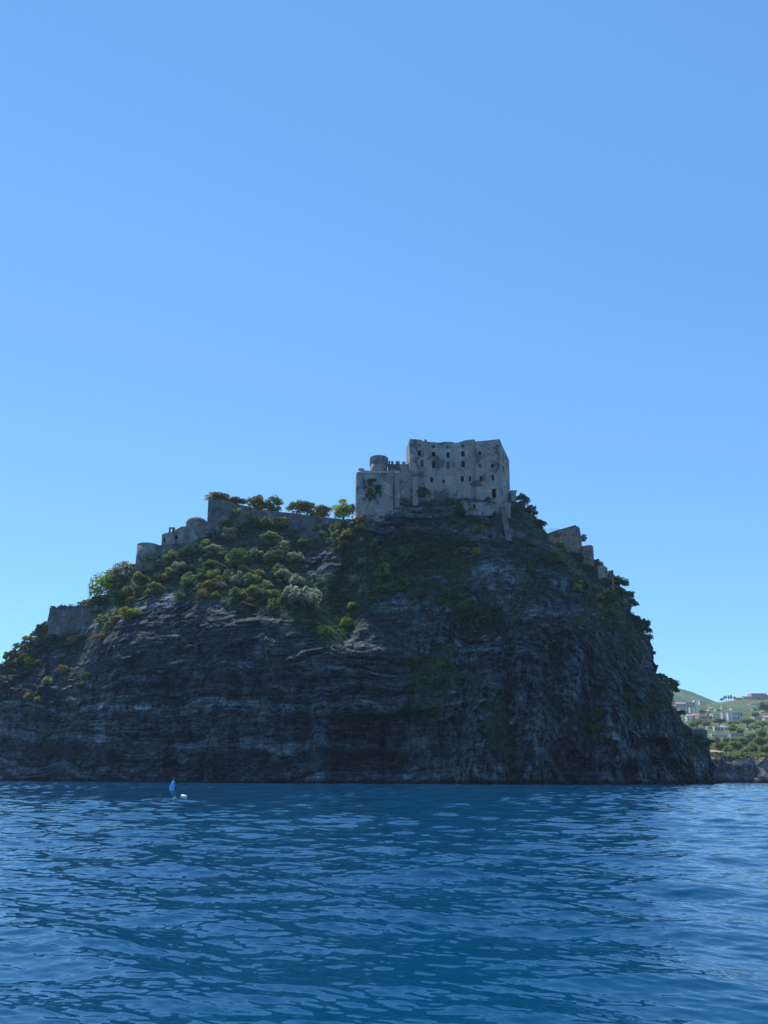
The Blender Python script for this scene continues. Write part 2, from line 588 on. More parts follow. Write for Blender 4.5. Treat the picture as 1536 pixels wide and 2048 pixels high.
# ------------------------------------------------------------------ the rock island
TOP = np.array([(-430, 1576), (-300, 1500), (-150, 1415), (0, 1332), (40, 1296), (90, 1262), (98, 1226), (205, 1214), (222, 1180), (270, 1134), (330, 1112), (415, 1062),
                (425, 1046), (540, 1036), (700, 1050), (712, 1034), (760, 1002), (830, 988), (1020, 1000), (1046, 1008), (1074, 1036), (1098, 1076), (1162, 1094),
                (1188, 1122), (1226, 1154), (1252, 1186), (1266, 1226), (1282, 1258), (1300, 1272), (1303, 1296), (1312, 1340), (1332, 1366), (1346, 1384), (1350, 1408), (1370, 1444),
                (1386, 1470), (1418, 1478), (1424, 1510), (1430, 1540), (1446, 1562), (1462, 1580)], float)
DEP = np.array([(-430, 1576, 345), (-200, 1576, 325), (0, 1576, 300), (150, 1576, 282), (300, 1576, 265), (420, 1576, 254), (560, 1576, 243), (700, 1576, 240), (760, 1576, 243), (850, 1576, 238),
                (960, 1576, 232), (1060, 1576, 236), (1150, 1576, 242), (1250, 1576, 240), (1330, 1576, 250), (1400, 1576, 260), (1460, 1576, 272),
                (-200, 1480, 340), (0, 1450, 305), (0, 1340, 322), (60, 1290, 328), (100, 1292, 319), (150, 1290, 317), (100, 1225, 332), (200, 1400, 280), (200, 1290, 287), (235, 1240, 291), (265, 1215, 291), (210, 1200, 335),
                (300, 1400, 270), (300, 1240, 279), (300, 1180, 298), (310, 1120, 326), (420, 1400, 260), (430, 1220, 269), (430, 1130, 300), (430, 1060, 322),
                (560, 1400, 249), (560, 1260, 256), (560, 1180, 283), (560, 1100, 303), (560, 1045, 318), (680, 1420, 247), (650, 1290, 253), (640, 1230, 270), (640, 1130, 292), (665, 1050, 309), (712, 1046, 282), (730, 1045, 283), (712, 1100, 283),
                (760, 1420, 246), (750, 1300, 251), (760, 1200, 268), (760, 1100, 280), (770, 1032, 284), (880, 1420, 242), (880, 1300, 252), (900, 1180, 264), (900, 1080, 276), (900, 1005, 285), (840, 985, 288),
                (980, 1400, 240), (1000, 1250, 256), (1000, 1130, 268), (1010, 1040, 279), (1010, 1000, 285), (1100, 1400, 242), (1100, 1250, 256), (1100, 1120, 272), (1060, 1020, 288), (1120, 1070, 292),
                (1200, 1400, 246), (1200, 1250, 262), (1190, 1130, 284), (1300, 1430, 254), (1300, 1300, 275), (1380, 1480, 268)], float)


def _rb(a, b):
    return np.sqrt((a[..., 0] - b[..., 0]) ** 2 + (a[..., 1] - b[..., 1]) ** 2 + 45.0 ** 2)


_n = len(DEP)
_A = np.zeros((_n + 3, _n + 3))
_A[:_n, :_n] = _rb(DEP[:, None, :2], DEP[None, :, :2])
_A[:_n, _n] = 1; _A[:_n, _n + 1:] = DEP[:, :2] / 1000
_A[_n:, :_n] = _A[:_n, _n:].T
_W = np.linalg.solve(_A, np.concatenate([DEP[:, 2], [0, 0, 0]]))


def depth0(px, py):
    q = np.stack([px, py], -1)
    r = _W[_n] + _W[_n + 1] * px / 1000 + _W[_n + 2] * py / 1000
    for i in range(_n):
        r = r + _W[i] * _rb(q, DEP[i, :2])
    return r


def inpoly(px, py, poly):
    r = np.zeros(np.shape(px), bool)
    j = len(poly) - 1
    for i in range(len(poly)):
        (xi, yi), (xj, yj) = poly[i], poly[j]
        if yi != yj:
            c = ((yi > py) != (yj > py)) & (px < (xj - xi) * (py - yi) / (yj - yi) + xi)
            r ^= c
        j = i
    return r


# stretches of scrub (photo pixels, density)
VEG = [
    ([(205, 1215), (225, 1178), (280, 1128), (420, 1072), (480, 1030), (700, 1046), (735, 1036), (752, 1120), (792, 1182), (742, 1212), (705, 1262), (662, 1302), (600, 1250), (560, 1236), (470, 1226), (400, 1206), (330, 1186), (285, 1200), (232, 1244), (204, 1282), (192, 1262)], 1.0, 'green'),
    ([(655, 1130), (705, 1120), (715, 1200), (690, 1290), (640, 1270), (640, 1190)], 1.0, 'dark'),
    ([(738, 1095), (800, 1062), (880, 1060), (945, 1092), (935, 1200), (1000, 1230), (1015, 1282), (935, 1278), (880, 1212), (780, 1190), (740, 1150)], 0.95, 'dark'),
    ([(815, 1310), (900, 1285), (935, 1340), (892, 1430), (840, 1456), (806, 1390)], 0.75, 'dark'),
    ([(965, 1400), (1010, 1390), (1035, 1450), (1010, 1510), (975, 1500)], 0.85, 'dark'),
    ([(1092, 1072), (1160, 1092), (1230, 1152), (1262, 1220), (1302, 1272), (1296, 1310), (1240, 1270), (1200, 1230), (1150, 1190), (1100, 1140)], 0.9, 'dark'),
    ([(800, 985), (880, 990), (960, 1012), (950, 1062), (905, 1052), (840, 1012)], 0.8, 'dark'),
    ([(1020, 998), (1060, 1012), (1098, 1076), (1060, 1078), (1020, 1034)], 0.9, 'dark'),
    ([(0, 1330), (60, 1272), (94, 1225), (94, 1290), (60, 1330), (0, 1375), (-150, 1460), (-150, 1410)], 0.85, 'olive'),
    ([(96, 1275), (205, 1270), (190, 1310), (140, 1330), (100, 1320)], 0.5, 'dark'),
    ([(1140, 1420), (1212, 1415), (1215, 1490), (1150, 1485)], 0.7, 'dark'),
    ([(1232, 1390), (1345, 1385), (1380, 1450), (1300, 1450), (1240, 1440)], 0.6, 'dark'),
    ([(1310, 1345), (1346, 1380), (1350, 1420), (1320, 1405)], 0.8, 'dark'),
    ([(1380, 1478), (1424, 1484), (1425, 1520), (1385, 1515)], 0.8, 'dark'),
    ([(505, 1318), (575, 1305), (580, 1340), (510, 1345)], 0.55, 'grass'),
    ([(270, 1490), (330, 1465), (335, 1480), (280, 1505)], 0.7, 'grass'),
    ([(440, 1430), (505, 1415), (505, 1450), (445, 1460)], 0.45, 'grass'),
    ([(1030, 1085), (1095, 1085), (1110, 1180), (1060, 1190), (1030, 1140)], 0.5, 'dark'),
    ([(935, 1085), (1005, 1040), (1020, 1090), (990, 1130), (935, 1130)], 0.35, 'green'),
    ([(1130, 1180), (1250, 1250), (1260, 1330), (1200, 1330), (1130, 1240)], 0.45, 'dark'),
    ([(1040, 1190), (1130, 1230), (1120, 1330), (1060, 1310)], 0.25, 'olive'),
    ([(760, 1195), (880, 1215), (860, 1280), (780, 1290)], 0.4, 'dark'),
    ([(130, 1330), (190, 1340), (170, 1440), (110, 1440)], 0.3, 'dark'),
    ([(0, 1380), (90, 1380), (90, 1420), (0, 1440)], 0.25, 'olive'),
    ([(1255, 1330), (1320, 1355), (1330, 1390), (1260, 1380)], 0.5, 'dark'),
    ([(790, 1040), (960, 1035), (960, 1095), (800, 1100)], 0.4, 'dark'),
    ([(1020, 1060), (1095, 1075), (1120, 1190), (1070, 1210), (1020, 1150)], 0.6, 'dark'),
    ([(880, 1090), (1010, 1110), (1020, 1240), (920, 1230)], 0.45, 'dark'),
    ([(1130, 1110), (1200, 1160), (1260, 1250), (1300, 1310), (1240, 1330), (1170, 1240)], 0.65, 'dark'),
    ([(560, 1240), (700, 1270), (760, 1300), (600, 1300)], 0.25, 'dark'),
    ([(1000, 1180), (1040, 1170), (1050, 1260), (1010, 1290)], 0.6, 'dark'),
    ([(1080, 1380), (1120, 1370), (1130, 1450), (1090, 1470)], 0.45, 'dark'),
    ([(1180, 1290), (1215, 1290), (1225, 1400), (1190, 1400)], 0.5, 'dark'),
    ([(930, 1330), (955, 1320), (960, 1400), (935, 1420)], 0.5, 'dark'),
    ([(1290, 1300), (1312, 1340), (1330, 1366), (1300, 1360), (1270, 1310)], 0.7, 'dark'),
    ([(1000, 1500), (1060, 1490), (1060, 1530), (1005, 1535)], 0.35, 'grass'),
    ([(1345, 1440), (1385, 1470), (1400, 1530), (1360, 1500)], 0.5, 'dark'),
    ([(850, 1440), (900, 1430), (910, 1500), (860, 1500)], 0.2, 'dark'),
]
BARE = [((645, 1125), 42, 27), ((600, 1290), 40, 30)]


def vegmask(px, py):
    v = np.zeros(np.shape(px))
    jx = px + 9 * np.sin(py * 0.21) + 6 * np.sin(px * 0.17 + py * 0.05)
    jy = py + 8 * np.sin(px * 0.19) + 5 * np.sin(px * 0.07 + 2)
    for poly, d, k in VEG:
        v = np.maximum(v, inpoly(jx, jy, poly) * d)
    for (cx, cy), rx, ry in BARE:
        v = np.where(((px - cx) / rx) ** 2 + ((py - cy) / ry) ** 2 < 1, 0, v)
    return v


ROCK = {}
# big forms of the face: (px, py, rx, ry, metres towards (-) or away (+) from the viewer)
FORMS = [(760, 1475, 95, 75, 7.5), (745, 1418, 75, 16, -5.0), (765, 1505, 7, 55, 5.0), (970, 1470, 34, 130, -3.0), (905, 1500, 26, 90, 3.0),
         (1130, 1535, 40, 50, 6.0), (1085, 1480, 30, 90, -3.0), (1180, 1420, 20, 120, 3.5), (1225, 1480, 28, 110, -4.5), (1305, 1500, 34, 24, 8.0), (1300, 1472, 40, 10, -3.0),
         (1375, 1500, 28, 60, -3.0), (690, 1210, 30, 80, 6.0), (590, 1215, 40, 60, -4.0), (350, 1480, 60, 14, 2.0), (345, 1525, 16, 46, 4.0), (560, 1450, 40, 110, -2.5),
         (640, 1480, 18, 110, -5.0), (470, 1500, 12, 60, 2.5), (200, 1450, 70, 90, -2.0), (880, 1380, 50, 50, -3.0), (1060, 1330, 40, 80, -2.5), (1020, 1390, 14, 110, 4.0),
         (960, 1265, 60, 30, 5.0), (1000, 1310, 70, 22, -2.5), (860, 1130, 60, 70, 4.0), (1000, 1160, 50, 60, -3.5), (1160, 1280, 36, 70, -3.0), (1110, 1300, 14, 90, 3.5),
         (1255, 1290, 22, 70, 3.0), (700, 1300, 60, 16, -3.0), (770, 1345, 60, 20, 3.0), (690, 1545, 50, 26, 5.0), (820, 1545, 50, 20, 3.0), (1240, 1545, 30, 20, 3.0), (100, 1540, 30, 30, 2.0), (1400, 1548, 40, 10, -3.0)]


def make_rock():
    px = np.arange(-430, 1462.1, 1.6)
    nv = 400
    v = np.linspace(0, 1, nv)
    top = np.interp(px, TOP[:, 0], TOP[:, 1])
    rough = sst(1030, 1120, px)
    top = top + (3.0 * vn(np.stack([px / 11, px * 0, px * 0], -1), 3) + 2.0 * vn(np.stack([px / 4, px * 0, px * 0], -1), 4)) * (0.35 + 0.65 * rough)
    PX, V = np.meshgrid(px, v, indexing='xy')
    PY = 1590 + (np.minimum(top, 1582)[None] - 1590) * V
    D = depth0(PX, PY)
    # the face turns away towards the right-hand skyline
    rs = TOP[TOP[:, 0] > 1035]
    edge_x = np.interp(PY, rs[:, 1], rs[:, 0], left=1046)
    e = np.clip(edge_x - PX, 0, 400)
    D += 20 * np.exp(-e / 22)
    for cx, cy, rx, ry, a in FORMS:
        wob = 0.25 * vn(np.stack([PX / 24, PY / 24, PX * 0 + cx], -1), 5)
        q = ((PX - cx) / rx) ** 2 + ((PY - cy) / ry) ** 2
        D += 1.35 * a * np.exp(-(q * (1 + wob)) ** 2.2)
    P = at(PX, PY, D)
    X, Z = P[..., 0], P[..., 2]
    Q = np.stack([X, D, Z], -1)
    veg = vegmask(PX, PY)
    hard = 1 - 0.65 * veg
    right = sst(760, 900, PX + 40 * vn(Q / 30, 8)) * (1 - 0.75 * sst(1330, 1150, PY) * sst(900, 700, PY))
    right = right * sst(1120, 1260, PY + 30 * vn(Q / 20, 9))
    # strata: warped, gently tilted beds, each standing out or undercut by its own amount
    tilt = np.where(PX < 480, 0.10 * (480 - PX) / 480, 0.0) * 40
    s = Z + tilt + 4.0 * fbm(Q / np.array([42, 60, 30]), 3, 12) + 1.3 * fbm(Q / np.array([11, 20, 9]), 3, 13) + 0.045 * X
    beds = 0
    tone = 0
    zi = lambda a: np.zeros(a.shape, np.int64)
    for th, am, sd in ((6.2, 1.0, 19), (3.1, 1.5, 20), (1.55, 1.35, 21), (0.8, 0.9, 22)):
        u = s / th + 0.35 * vn(np.stack([X / (th * 9), D / 30, Z * 0 + sd], -1), sd + 70)
        i = np.floor(u)
        fr = u - i
        prof = np.minimum(fr / 0.30, 1) * np.minimum((1 - fr) / 0.12 + 0.05, 1)
        ii = i.astype(np.int64) & 4095
        hgt = _h(ii, zi(ii), zi(ii), sd)
        lat = np.clip(0.55 + 0.9 * vn(np.stack([X / (th * 5), i * 7.3, Z * 0 + sd], -1), sd + 40), 0.0, 1.4)
        beds = beds + am * prof * (0.2 + hgt) * lat
        tone = tone + am * (_h(ii, zi(ii) + 5, zi(ii), sd) - 0.5) * (0.5 + 0.8 * np.abs(vn(np.stack([X / (th * 7), i * 3.1, Z * 0], -1), sd + 60)))
    tone = np.clip(0.5 + 0.45 * tone, 0, 1)
    # fluted, vertically cracked rock on the right
    warp = 2.5 * fbm(Q / 14, 3, 60)
    qv = np.stack([X + warp, D * 0.7 + warp, Z * 0.30 + 0.25 * X], -1)
    ridge = lambda f, sd: 1 - np.abs(vn(qv * f, sd)) * 2
    blk = lambda f, sd: _h(*[np.floor(qv[..., k_] * f + 0.35 * vn(qv * f * 1.7, sd + k_)).astype(np.int64) & 4095 for k_ in range(3)], sd)
    flute = 1.5 * ridge(0.10, 50) + 1.0 * ridge(0.24, 51) + 0.75 * ridge(0.55, 52) + 0.5 * ridge(1.15, 53) + 0.9 * blk(0.28, 54) + 0.8 * blk(0.6, 55) + 0.5 * blk(1.2, 57)
    lump = 2.2 * fbm(Q / np.array([17, 20, 13]), 4, 70) + 1.1 * fbm(Q / np.array([3.2, 4, 2.2]), 4, 80, 0.6)
    crack = -2.2 * np.clip(1 - np.abs(vn(np.stack([X / 15 + 0.25 * fbm(Q / 7, 3, 91), Z / 160, Z * 0], -1), 90)) * 22, 0, 1) * sst(-0.2, 0.3, vn(Q / 18, 92))
    near_top = sst(0, 14, PY - top[None])
    pull = hard * (beds * (1 - 0.65 * right) * (0.75 + 0.6 * vn(Q / np.array([26, 30, 12]), 93)) + flute * right * 1.5 + crack) + lump * (0.55 + 0.45 * hard)
    keep = 1 - 0.55 * (1 - near_top)
    D2 = D - pull * keep + 1.0
    P = at(PX, PY, D2)
    # sideways raggedness on the right-hand skyline
    jag = np.exp(-e / 40) * (1.3 * vn(Q / np.array([9, 9, 3.0]), 33) + 0.7 * vn(Q / np.array([4, 4, 1.3]), 34))
    P[..., 0] += jag
    ROCK.update(px=px, top=np.minimum(top, 1582), D=D2, nv=nv)
    # behind the crest: a shoulder, then down to the water at the back
    nb = 26
    back = []
    pc = P[-1]
    L = 35 + 95 * sst(-430, 100, px) * sst(1462, 1250, px)
    for k in range(1, nb + 1):
        q = k / nb
        Y = pc[:, 1] + L * q
        z = -4 + (pc[:, 2] + 4) * (1 - sst(0.15, 1.0, q) * 1.0) + 1.2 * (1 - q) * vn(np.stack([pc[:, 0] / 9, Y / 9, Y * 0], -1), 77) * min(1, k / 3) - 0.35 * k ** 0.7
        back.append(np.stack([pc[:, 0] * (1 - 0.10 * q), Y, np.maximum(z, -4)], -1))
    allv = np.concatenate([P, np.array(back)], 0)
    f = grid_faces(allv.shape[0], allv.shape[1])
    me = quads_mesh('rock_island', allv, f, True)
    vg = np.concatenate([veg, np.ones((nb, len(px))) * 0.8], 0)
    vg = np.clip(vg * (0.75 + 0.5 * vn(allv / 2.5, 44)), 0, 1) * 0.9
    attr(me, 'veg', vg)
    pale = right * (0.60 + 0.55 * vn(Q / np.array([13, 15, 20]), 45))
    for cx, cy, rx, ry, a in [(975, 1440, 36, 110, 0.9), (985, 1535, 50, 28, 0.8), (940, 1300, 70, 26, 0.5), (700, 1300, 70, 18, 0.45), (720, 1395, 60, 16, 0.45), (635, 1460, 16, 80, 0.5), (590, 1450, 22, 60, 0.4),
                              (1130, 1330, 16, 60, 0.5), (1060, 1360, 24, 60, 0.4), (1200, 1520, 50, 50, 0.6), (1290, 1440, 30, 26, 0.5), (1240, 1340, 22, 60, 0.35), (870, 1190, 30, 24, 0.4), (1010, 1150, 40, 30, 0.4), (1330, 1490, 20, 40, 0.4), (770, 1500, 16, 40, 0.5), (1170, 1130, 30, 20, 0.3), (830, 1060, 40, 20, 0.35), (1150, 1250, 26, 40, 0.35)]:
        q = ((PX - cx) / rx) ** 2 + ((PY - cy) / ry) ** 2
        pale = np.maximum(pale, a * np.exp(-q ** 1.5) * (0.7 + 0.6 * vn(Q / 4, 46)))
    fl = np.concatenate([pale, np.zeros((nb, len(px)))], 0)
    attr(me, 'flute', np.clip(fl, 0, 0.95))
    attr(me, 'tone', np.concatenate([tone, np.full((nb, len(px)), 0.5)], 0))
    tag(link('rock_island', me, M['rock']), kind='structure')


make_rock()


def rock_depth(px, py):
    px, py = np.asarray(px, float), np.asarray(py, float)
    c = np.clip((px - ROCK['px'][0]) / 1.6, 0, len(ROCK['px']) - 1.01)
    i = c.astype(int)
    top = ROCK['top'][i]
    v = np.clip((1590 - py) / (1590 - top), 0, 0.9999) * (ROCK['nv'] - 1)
    return ROCK['D'][v.astype(int), i]


def on_rock(px, py, sink=0.0):
    """point of the island's face seen at this photo pixel (clamped to its crest)"""
    px, py = np.asarray(px, float), np.asarray(py, float)
    i = np.clip(((px - ROCK['px'][0]) / 1.6).astype(int), 0, len(ROCK['px']) - 1)
    py = np.maximum(py, ROCK['top'][i] + 0.5)
    return at(px, py, rock_depth(px, py) + sink)

# ------------------------------------------------------------------ foliage
def leaves(rng, cen, rad, per, size, flat=0.0):
    """per leaf-sized quads round each centre: vertices, faces and a tint per vertex"""
    n = len(cen) * per
    c = np.repeat(cen, per, 0)
    r = np.repeat(rad, per)
    d = rng.normal(size=(n, 3))
    d /= np.linalg.norm(d, axis=1)[:, None]
    d[:, 2] = np.where(d[:, 2] < -0.35, -d[:, 2], d[:, 2])
    p = c + d * (r * (0.55 + 0.5 * rng.rand(n) ** 0.6))[:, None]
    nn = d * 1.15 + rng.normal(size=(n, 3)) * 0.55 + np.array([0, 0, flat + 0.15])
    nn /= np.linalg.norm(nn, axis=1)[:, None]
    a = np.cross(nn, rng.normal(size=(n, 3)))
    a /= np.linalg.norm(a, axis=1)[:, None]
    b = np.cross(nn, a)
    s = size * (0.6 + 0.8 * rng.rand(n))
    if np.ndim(size) == 0:
        pass
    a *= s[:, None]
    b *= (s * (0.45 + 0.3 * rng.rand(n)))[:, None]
    v = np.stack([p - a, p - b * 0.9, p + a, p + b], 1).reshape(-1, 3)
    f = np.arange(n * 4).reshape(-1, 4)
    cl = np.repeat(rng.rand(len(cen)), per)
    tint = np.clip(0.12 + 0.5 * cl + 0.48 * rng.rand(n), 0, 1)
    return v, f, np.repeat(tint, 4)


def bush_mesh(name, seed, lobes=15, per=60, leaf=0.10, sq=0.85, spread=0.62, lr=(0.26, 0.46), up=0.25, ball=False):
    rng = np.random.RandomState(seed)
    d = rng.normal(size=(lobes, 3))
    d /= np.linalg.norm(d, axis=1)[:, None]
    d[:, 2] = np.abs(d[:, 2]) * sq - (0.12 if not ball else 0)
    if ball:
        d[:, 2] *= rng.choice([-1, 1], lobes)
    cen = d * spread * (0.6 + 0.5 * rng.rand(lobes))[:, None]
    cen[:, 2] += up
    rad = lr[0] + (lr[1] - lr[0]) * rng.rand(lobes)
    v, f, t = leaves(rng, cen, rad, per, leaf)
    me = quads_mesh(name, v, f)
    attr(me, 'tint', t)
    return me


BUSH = [bush_mesh('shrub', 100 + i, 22 + 3 * (i % 4), 56, 0.095 + 0.012 * (i % 3), 1.0 + 0.1 * (i % 4), 0.80, (0.16, 0.38)) for i in range(7)]
FEATHER = [bush_mesh('feathery_shrub', 140 + i, 90, 40, 0.06, 1.0, 0.80, (0.22, 0.36), 0.0, True) for i in range(2)]
PINE = [bush_mesh('pine_crown', 150 + i, 30, 70, 0.085, 0.35, 0.80, (0.22, 0.34), 0.0) for i in range(3)]
CROWN = [bush_mesh('tree_crown', 160 + i, 30, 70, 0.09, 0.95, 0.72, (0.26, 0.42), 0.0, True) for i in range(4)]
for me in BUSH + FEATHER + PINE + CROWN:
    me.materials.append(LEAF['green'])
rs_ = random.Random(5)


def foliage(name, me, kind, loc, scale, parent=None, rz=None):
    o = bpy.data.objects.new(name, me)
    COL.objects.link(o)
    o.material_slots[0].link = 'OBJECT'
    o.material_slots[0].material = LEAF[kind]
    if parent is not None:
        o.parent = parent
    o.location = loc
    o.rotation_euler = (0, 0, rs_.random() * 6.283 if rz is None else rz)
    o.scale = scale if hasattr(scale, '__len__') else (scale,) * 3
    return o


def shrub(px, py, rpx, kind, label, group=None, cat='shrub', me=None, name='shrub', Y=None, tall=1.0):
    p = on_rock(px, py + rpx * 0.35, -1.6 if kind in ('lime', 'yellow', 'orange') else -0.2) if Y is None else at(px, py + rpx * 0.35, Y)
    r = rpx / FPX * p[1] * (1.28 if Y is None else 1.04)
    me = me or rs_.choice(BUSH)
    o = foliage(name, me, kind, tuple(p), (r * rs_.uniform(0.85, 1.3), r * rs_.uniform(0.85, 1.2), r * rs_.uniform(0.75, 1.25) * tall))
    return tag(o, label, cat, group)


def tree(px, py, rpx, base_py, kind, label, Y, group=None, me=None, name='tree', cat='tree', squash=1.0, tr=None, lean=0.0):
    """tree > trunk, crown; (px, py) the middle of the crown"""
    base = at(px + lean, base_py, Y)
    top = at(px, py, Y)
    r = rpx / FPX * Y * 1.05
    root = empty(name, tuple(base), label, cat, group)
    mid = Vector(base).lerp(Vector(top), 0.55) + Vector((0.1 * r, 0, 0))
    tr = tr or max(0.12, r * 0.07)
    t = MB().tube([Vector(base) + Vector((0, 0, -0.8)), mid, Vector(top) + Vector((0, 0, 0.15 * r))], [tr * 1.5, tr, tr * 0.5])
    for k in range(4):
        a = rs_.random() * 6.283
        t.tube([mid, mid + Vector((math.cos(a) * r * 0.35, math.sin(a) * r * 0.35, (top[2] - mid.z) * 0.7)), Vector(top) + Vector((math.cos(a) * r * 0.6, math.sin(a) * r * 0.6, r * 0.15))], [tr * 0.7, tr * 0.45, tr * 0.2], 5)
    t.build('trunk', M['bark'], root)
    q = 1.15 if Y < 345 else 1.0
    foliage('crown', me or rs_.choice(CROWN), kind, Vector(top) - Vector(base), (r * q, r * q, r * squash * q * 1.08), root)
    return root

# ------------------------------------------------------------------ scrub that nobody could count, on the island
def make_scrub():
    rng = np.random.RandomState(21)
    for kind, nm in (('dark', 'scrub'), ('green', 'scrub'), ('olive', 'scrub'), ('grass', 'grass')):
        pts = []
        for poly, dens, k in VEG:
            pl = np.array(poly)
            x0, y0 = pl.min(0); x1, y1 = pl.max(0)
            n = int((x1 - x0) * (y1 - y0) / 30.0 * dens)
            q = np.stack([rng.uniform(x0, x1, n), rng.uniform(y0, y1, n)], 1)
            q = q[inpoly(q[:, 0], q[:, 1], poly)]
            q = q[vegmask(q[:, 0], q[:, 1]) > 0]
            q = q[vn(np.stack([q[:, 0] / 13, q[:, 1] / 10, q[:, 0] * 0], -1), 17) > 0.55 - 1.35 * dens]
            if k == 'green':   # mixed slope: mostly dark leaves standing in for shaded gaps, the rest green
                h = rng.rand(len(q))
                q = q[(h < 0.78) if kind == 'dark' else (h >= 0.78) if kind == 'green' else (h < 0)]
            elif k != kind:
                continue
            pts.append(q)
        q = np.concatenate(pts)
        top = np.interp(q[:, 0], ROCK['px'], ROCK['top'])
        q = q[q[:, 1] > top - 6]
        P = on_rock(q[:, 0], q[:, 1], -0.25)
        rad = (0.55 + 0.95 * rng.rand(len(q)) ** 1.5) * (0.45 if kind == 'grass' else 1.0)
        P[:, 2] += rad * 0.25
        v, f, t = leaves(rng, P, rad, 22, 0.26 if kind != 'grass' else 0.18)
        me = quads_mesh(nm, v, f)
        attr(me, 'tint', t)
        o = link(nm, me, LEAF[kind])
        tag(o, {'dark': 'dark evergreen scrub and ivy matting the gullies and ledges, and shade-dark fill between the slope shrubs', 'green': 'mid-green scrub matting the slope below the long rampart wall',
                'olive': 'olive scrub matting the left shoulder of the rock', 'grass': 'thin dry grass on ledges low on the left cliff'}[kind], 'scrub' if nm == 'scrub' else 'grass', kind='stuff')


make_scrub()

